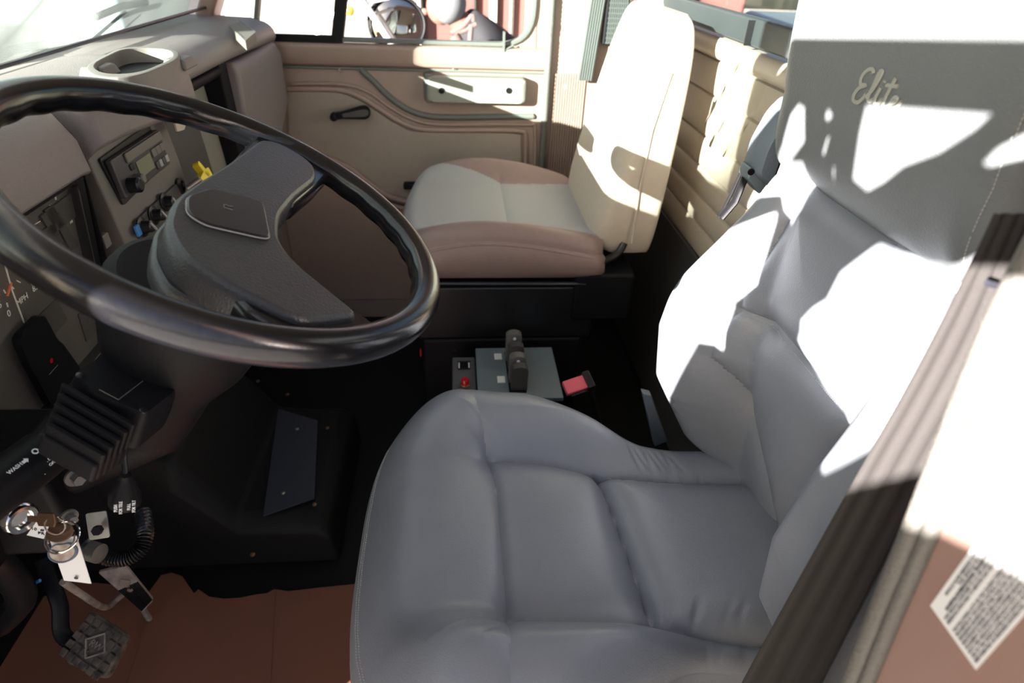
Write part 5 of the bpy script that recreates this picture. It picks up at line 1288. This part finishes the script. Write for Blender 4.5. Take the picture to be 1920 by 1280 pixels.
O1 = [(1490, 76), (1965, 84), (2010, 480), (1840, 470), (1790, 492), (1735, 490), (1690, 478), (1640, 455), (1570, 510), (1545, 560), (1520, 575), (1495, 600), (1492, 622), (1485, 640), (1500, 690), (1530, 740), (1565, 785), (1575, 810), (1600, 860), (1625, 890), (1560, 1000), (1300, 1000), (1300, 790), (1322, 712), (1331, 637), (1345, 579), (1377, 547), (1386, 500), (1408, 420), (1412, 395), (1345, 430), (1380, 300), (1420, 190), (1470, 150)]
HOLES = [[(1620, 195), (1870, 215), (1840, 242), (1770, 285), (1700, 310), (1660, 340), (1616, 362), (1585, 335), (1595, 290), (1605, 245)],
         [(1835, 305), (1860, 280), (1950, 232), (1960, 285), (1900, 300), (1850, 316)],
         [(1511, 200), (1495, 190), (1475, 215), (1455, 272), (1440, 296), (1425, 340), (1417, 380), (1440, 368), (1462, 365), (1463, 395), (1478, 430), (1503, 392), (1502, 335), (1496, 300), (1470, 300), (1506, 262)],
         [(1545, 204), (1558, 204), (1565, 216), (1552, 230), (1540, 222)], [(1545, 248), (1556, 256), (1545, 285), (1532, 302), (1530, 285)], [(1555, 296), (1562, 310), (1556, 350), (1546, 350), (1546, 320)]]
sm_ = thing('sun_cutout', (MX, -.3, 1.0), 'added unseen plate outside the driver doorway, cut out to shape sun patches', 'mirror')
plate('sun_cutout_plate', SP(O1), [SP(h) for h in HOLES], 'satin', sm_)  # added perforated plate, outline and holes cut to cast the seat's sun patches
od = thing('door_sun_blocker', (-.9, -.3, .2), 'added unseen opened driver door, its panels shaped to block sun from the cab', 'door')
def onplane(Y0, z0):
    # sun ray coordinates (Y,z at X=0) to the opened-door plane that holds the added blockers
    hx_, hy_, dx_, dy_ = -.80, .06, -.30, -.96
    # point P = (X, Y0+.9X, z0-.36X), on line (P-h) x d = 0
    # (X-hx)*dy - (Y0+.9X-hy)*dx = 0
    X = (hx_ * dy_ + (Y0 - hy_) * dx_) / (dy_ - .9 * dx_); return (X, Y0 + .9 * X, z0 - .335 * X)
def dplate(name, poly, m='satin', par=od):
    v0 = [Vector(onplane(*p)) for p in poly]; nn = Vector((.96, -.30, 0)).normalized() * .03
    g = G(); n = len(v0); g.add(v0 + [p - nn for p in v0], [tuple(range(n)), tuple(range(n, 2 * n))[::-1]] + [(i, (i + 1) % n, n + (i + 1) % n, n + i) for i in range(n)]); return g.build(name, m, par)
dplate('door_shade_panel', [(-.25, 1.13), (-.12, 1.10), (-.05, 1.06), (0, 1.015), (.04, .95), (.10, .87), (.40, .86), (.44, .70), (.62, .70), (.62, 0.2), (-.25, .2)], 'pillar')  # added blocker, top edge shaped to shade seat, belt and jamb
dplate('front_shade_panel', [(.62, .2), (.86, .2), (.86, .98), (.70, 1.0), (.70, 1.6), (.62, 1.6)], 'pillar')  # added blocker that keeps sun off the steering wheel
# ================================================================== light, world, camera
sun = bpy.data.lights.new('sun', 'SUN'); sun.energy = 150; sun.angle = .0065; sun.color = (1, .93, .84)
so = bpy.data.objects.new('sun', sun); COL.objects.link(so)
SD = SDX.normalized()
so.rotation_euler = SD.to_track_quat('-Z', 'Y').to_euler(); so.location = (-5, -5, 5)
w = bpy.data.worlds.new('world'); SC.world = w; w.use_nodes = True; nt = w.node_tree
bg = nt.nodes['Background']; sky = nt.nodes.new('ShaderNodeTexSky'); sky.sky_type = 'NISHITA'; sky.sun_disc = False
sky.sun_elevation = math.radians(26); sky.sun_rotation = math.atan2(-SD.x, -SD.y); sky.air_density = 1.2; sky.dust_density = 2
nt.links.new(sky.outputs[0], bg.inputs['Color']); bg.inputs['Strength'].default_value = .55

cam = bpy.data.cameras.new('camera'); co_ = bpy.data.objects.new('camera', cam); COL.objects.link(co_)
cam.sensor_width = 36; cam.lens = F * 36 / 1920; cam.clip_start = .02; cam.clip_end = 200
rx, ry, rz = Vector(ROT @ np.array([1, 0, 0])), Vector(ROT @ np.array([0, -1, 0])), Vector(ROT @ np.array([0, 0, -1]))
mtx = Matrix.Identity(4)
for i in range(3): mtx[i][0] = rx[i]; mtx[i][1] = ry[i]; mtx[i][2] = rz[i]; mtx[i][3] = CAM[i]
co_.matrix_world = mtx
cam.dof.use_dof = True; cam.dof.focus_distance = .82; cam.dof.aperture_fstop = 5.0
SC.camera = co_
SC.view_settings.view_transform = 'Standard'; SC.view_settings.look = 'None'; SC.view_settings.exposure = -1.35; SC.view_settings.gamma = 1; SC.view_settings.use_curve_mapping = False
for o in bpy.data.objects:
    if '_w' in o: del o['_w']
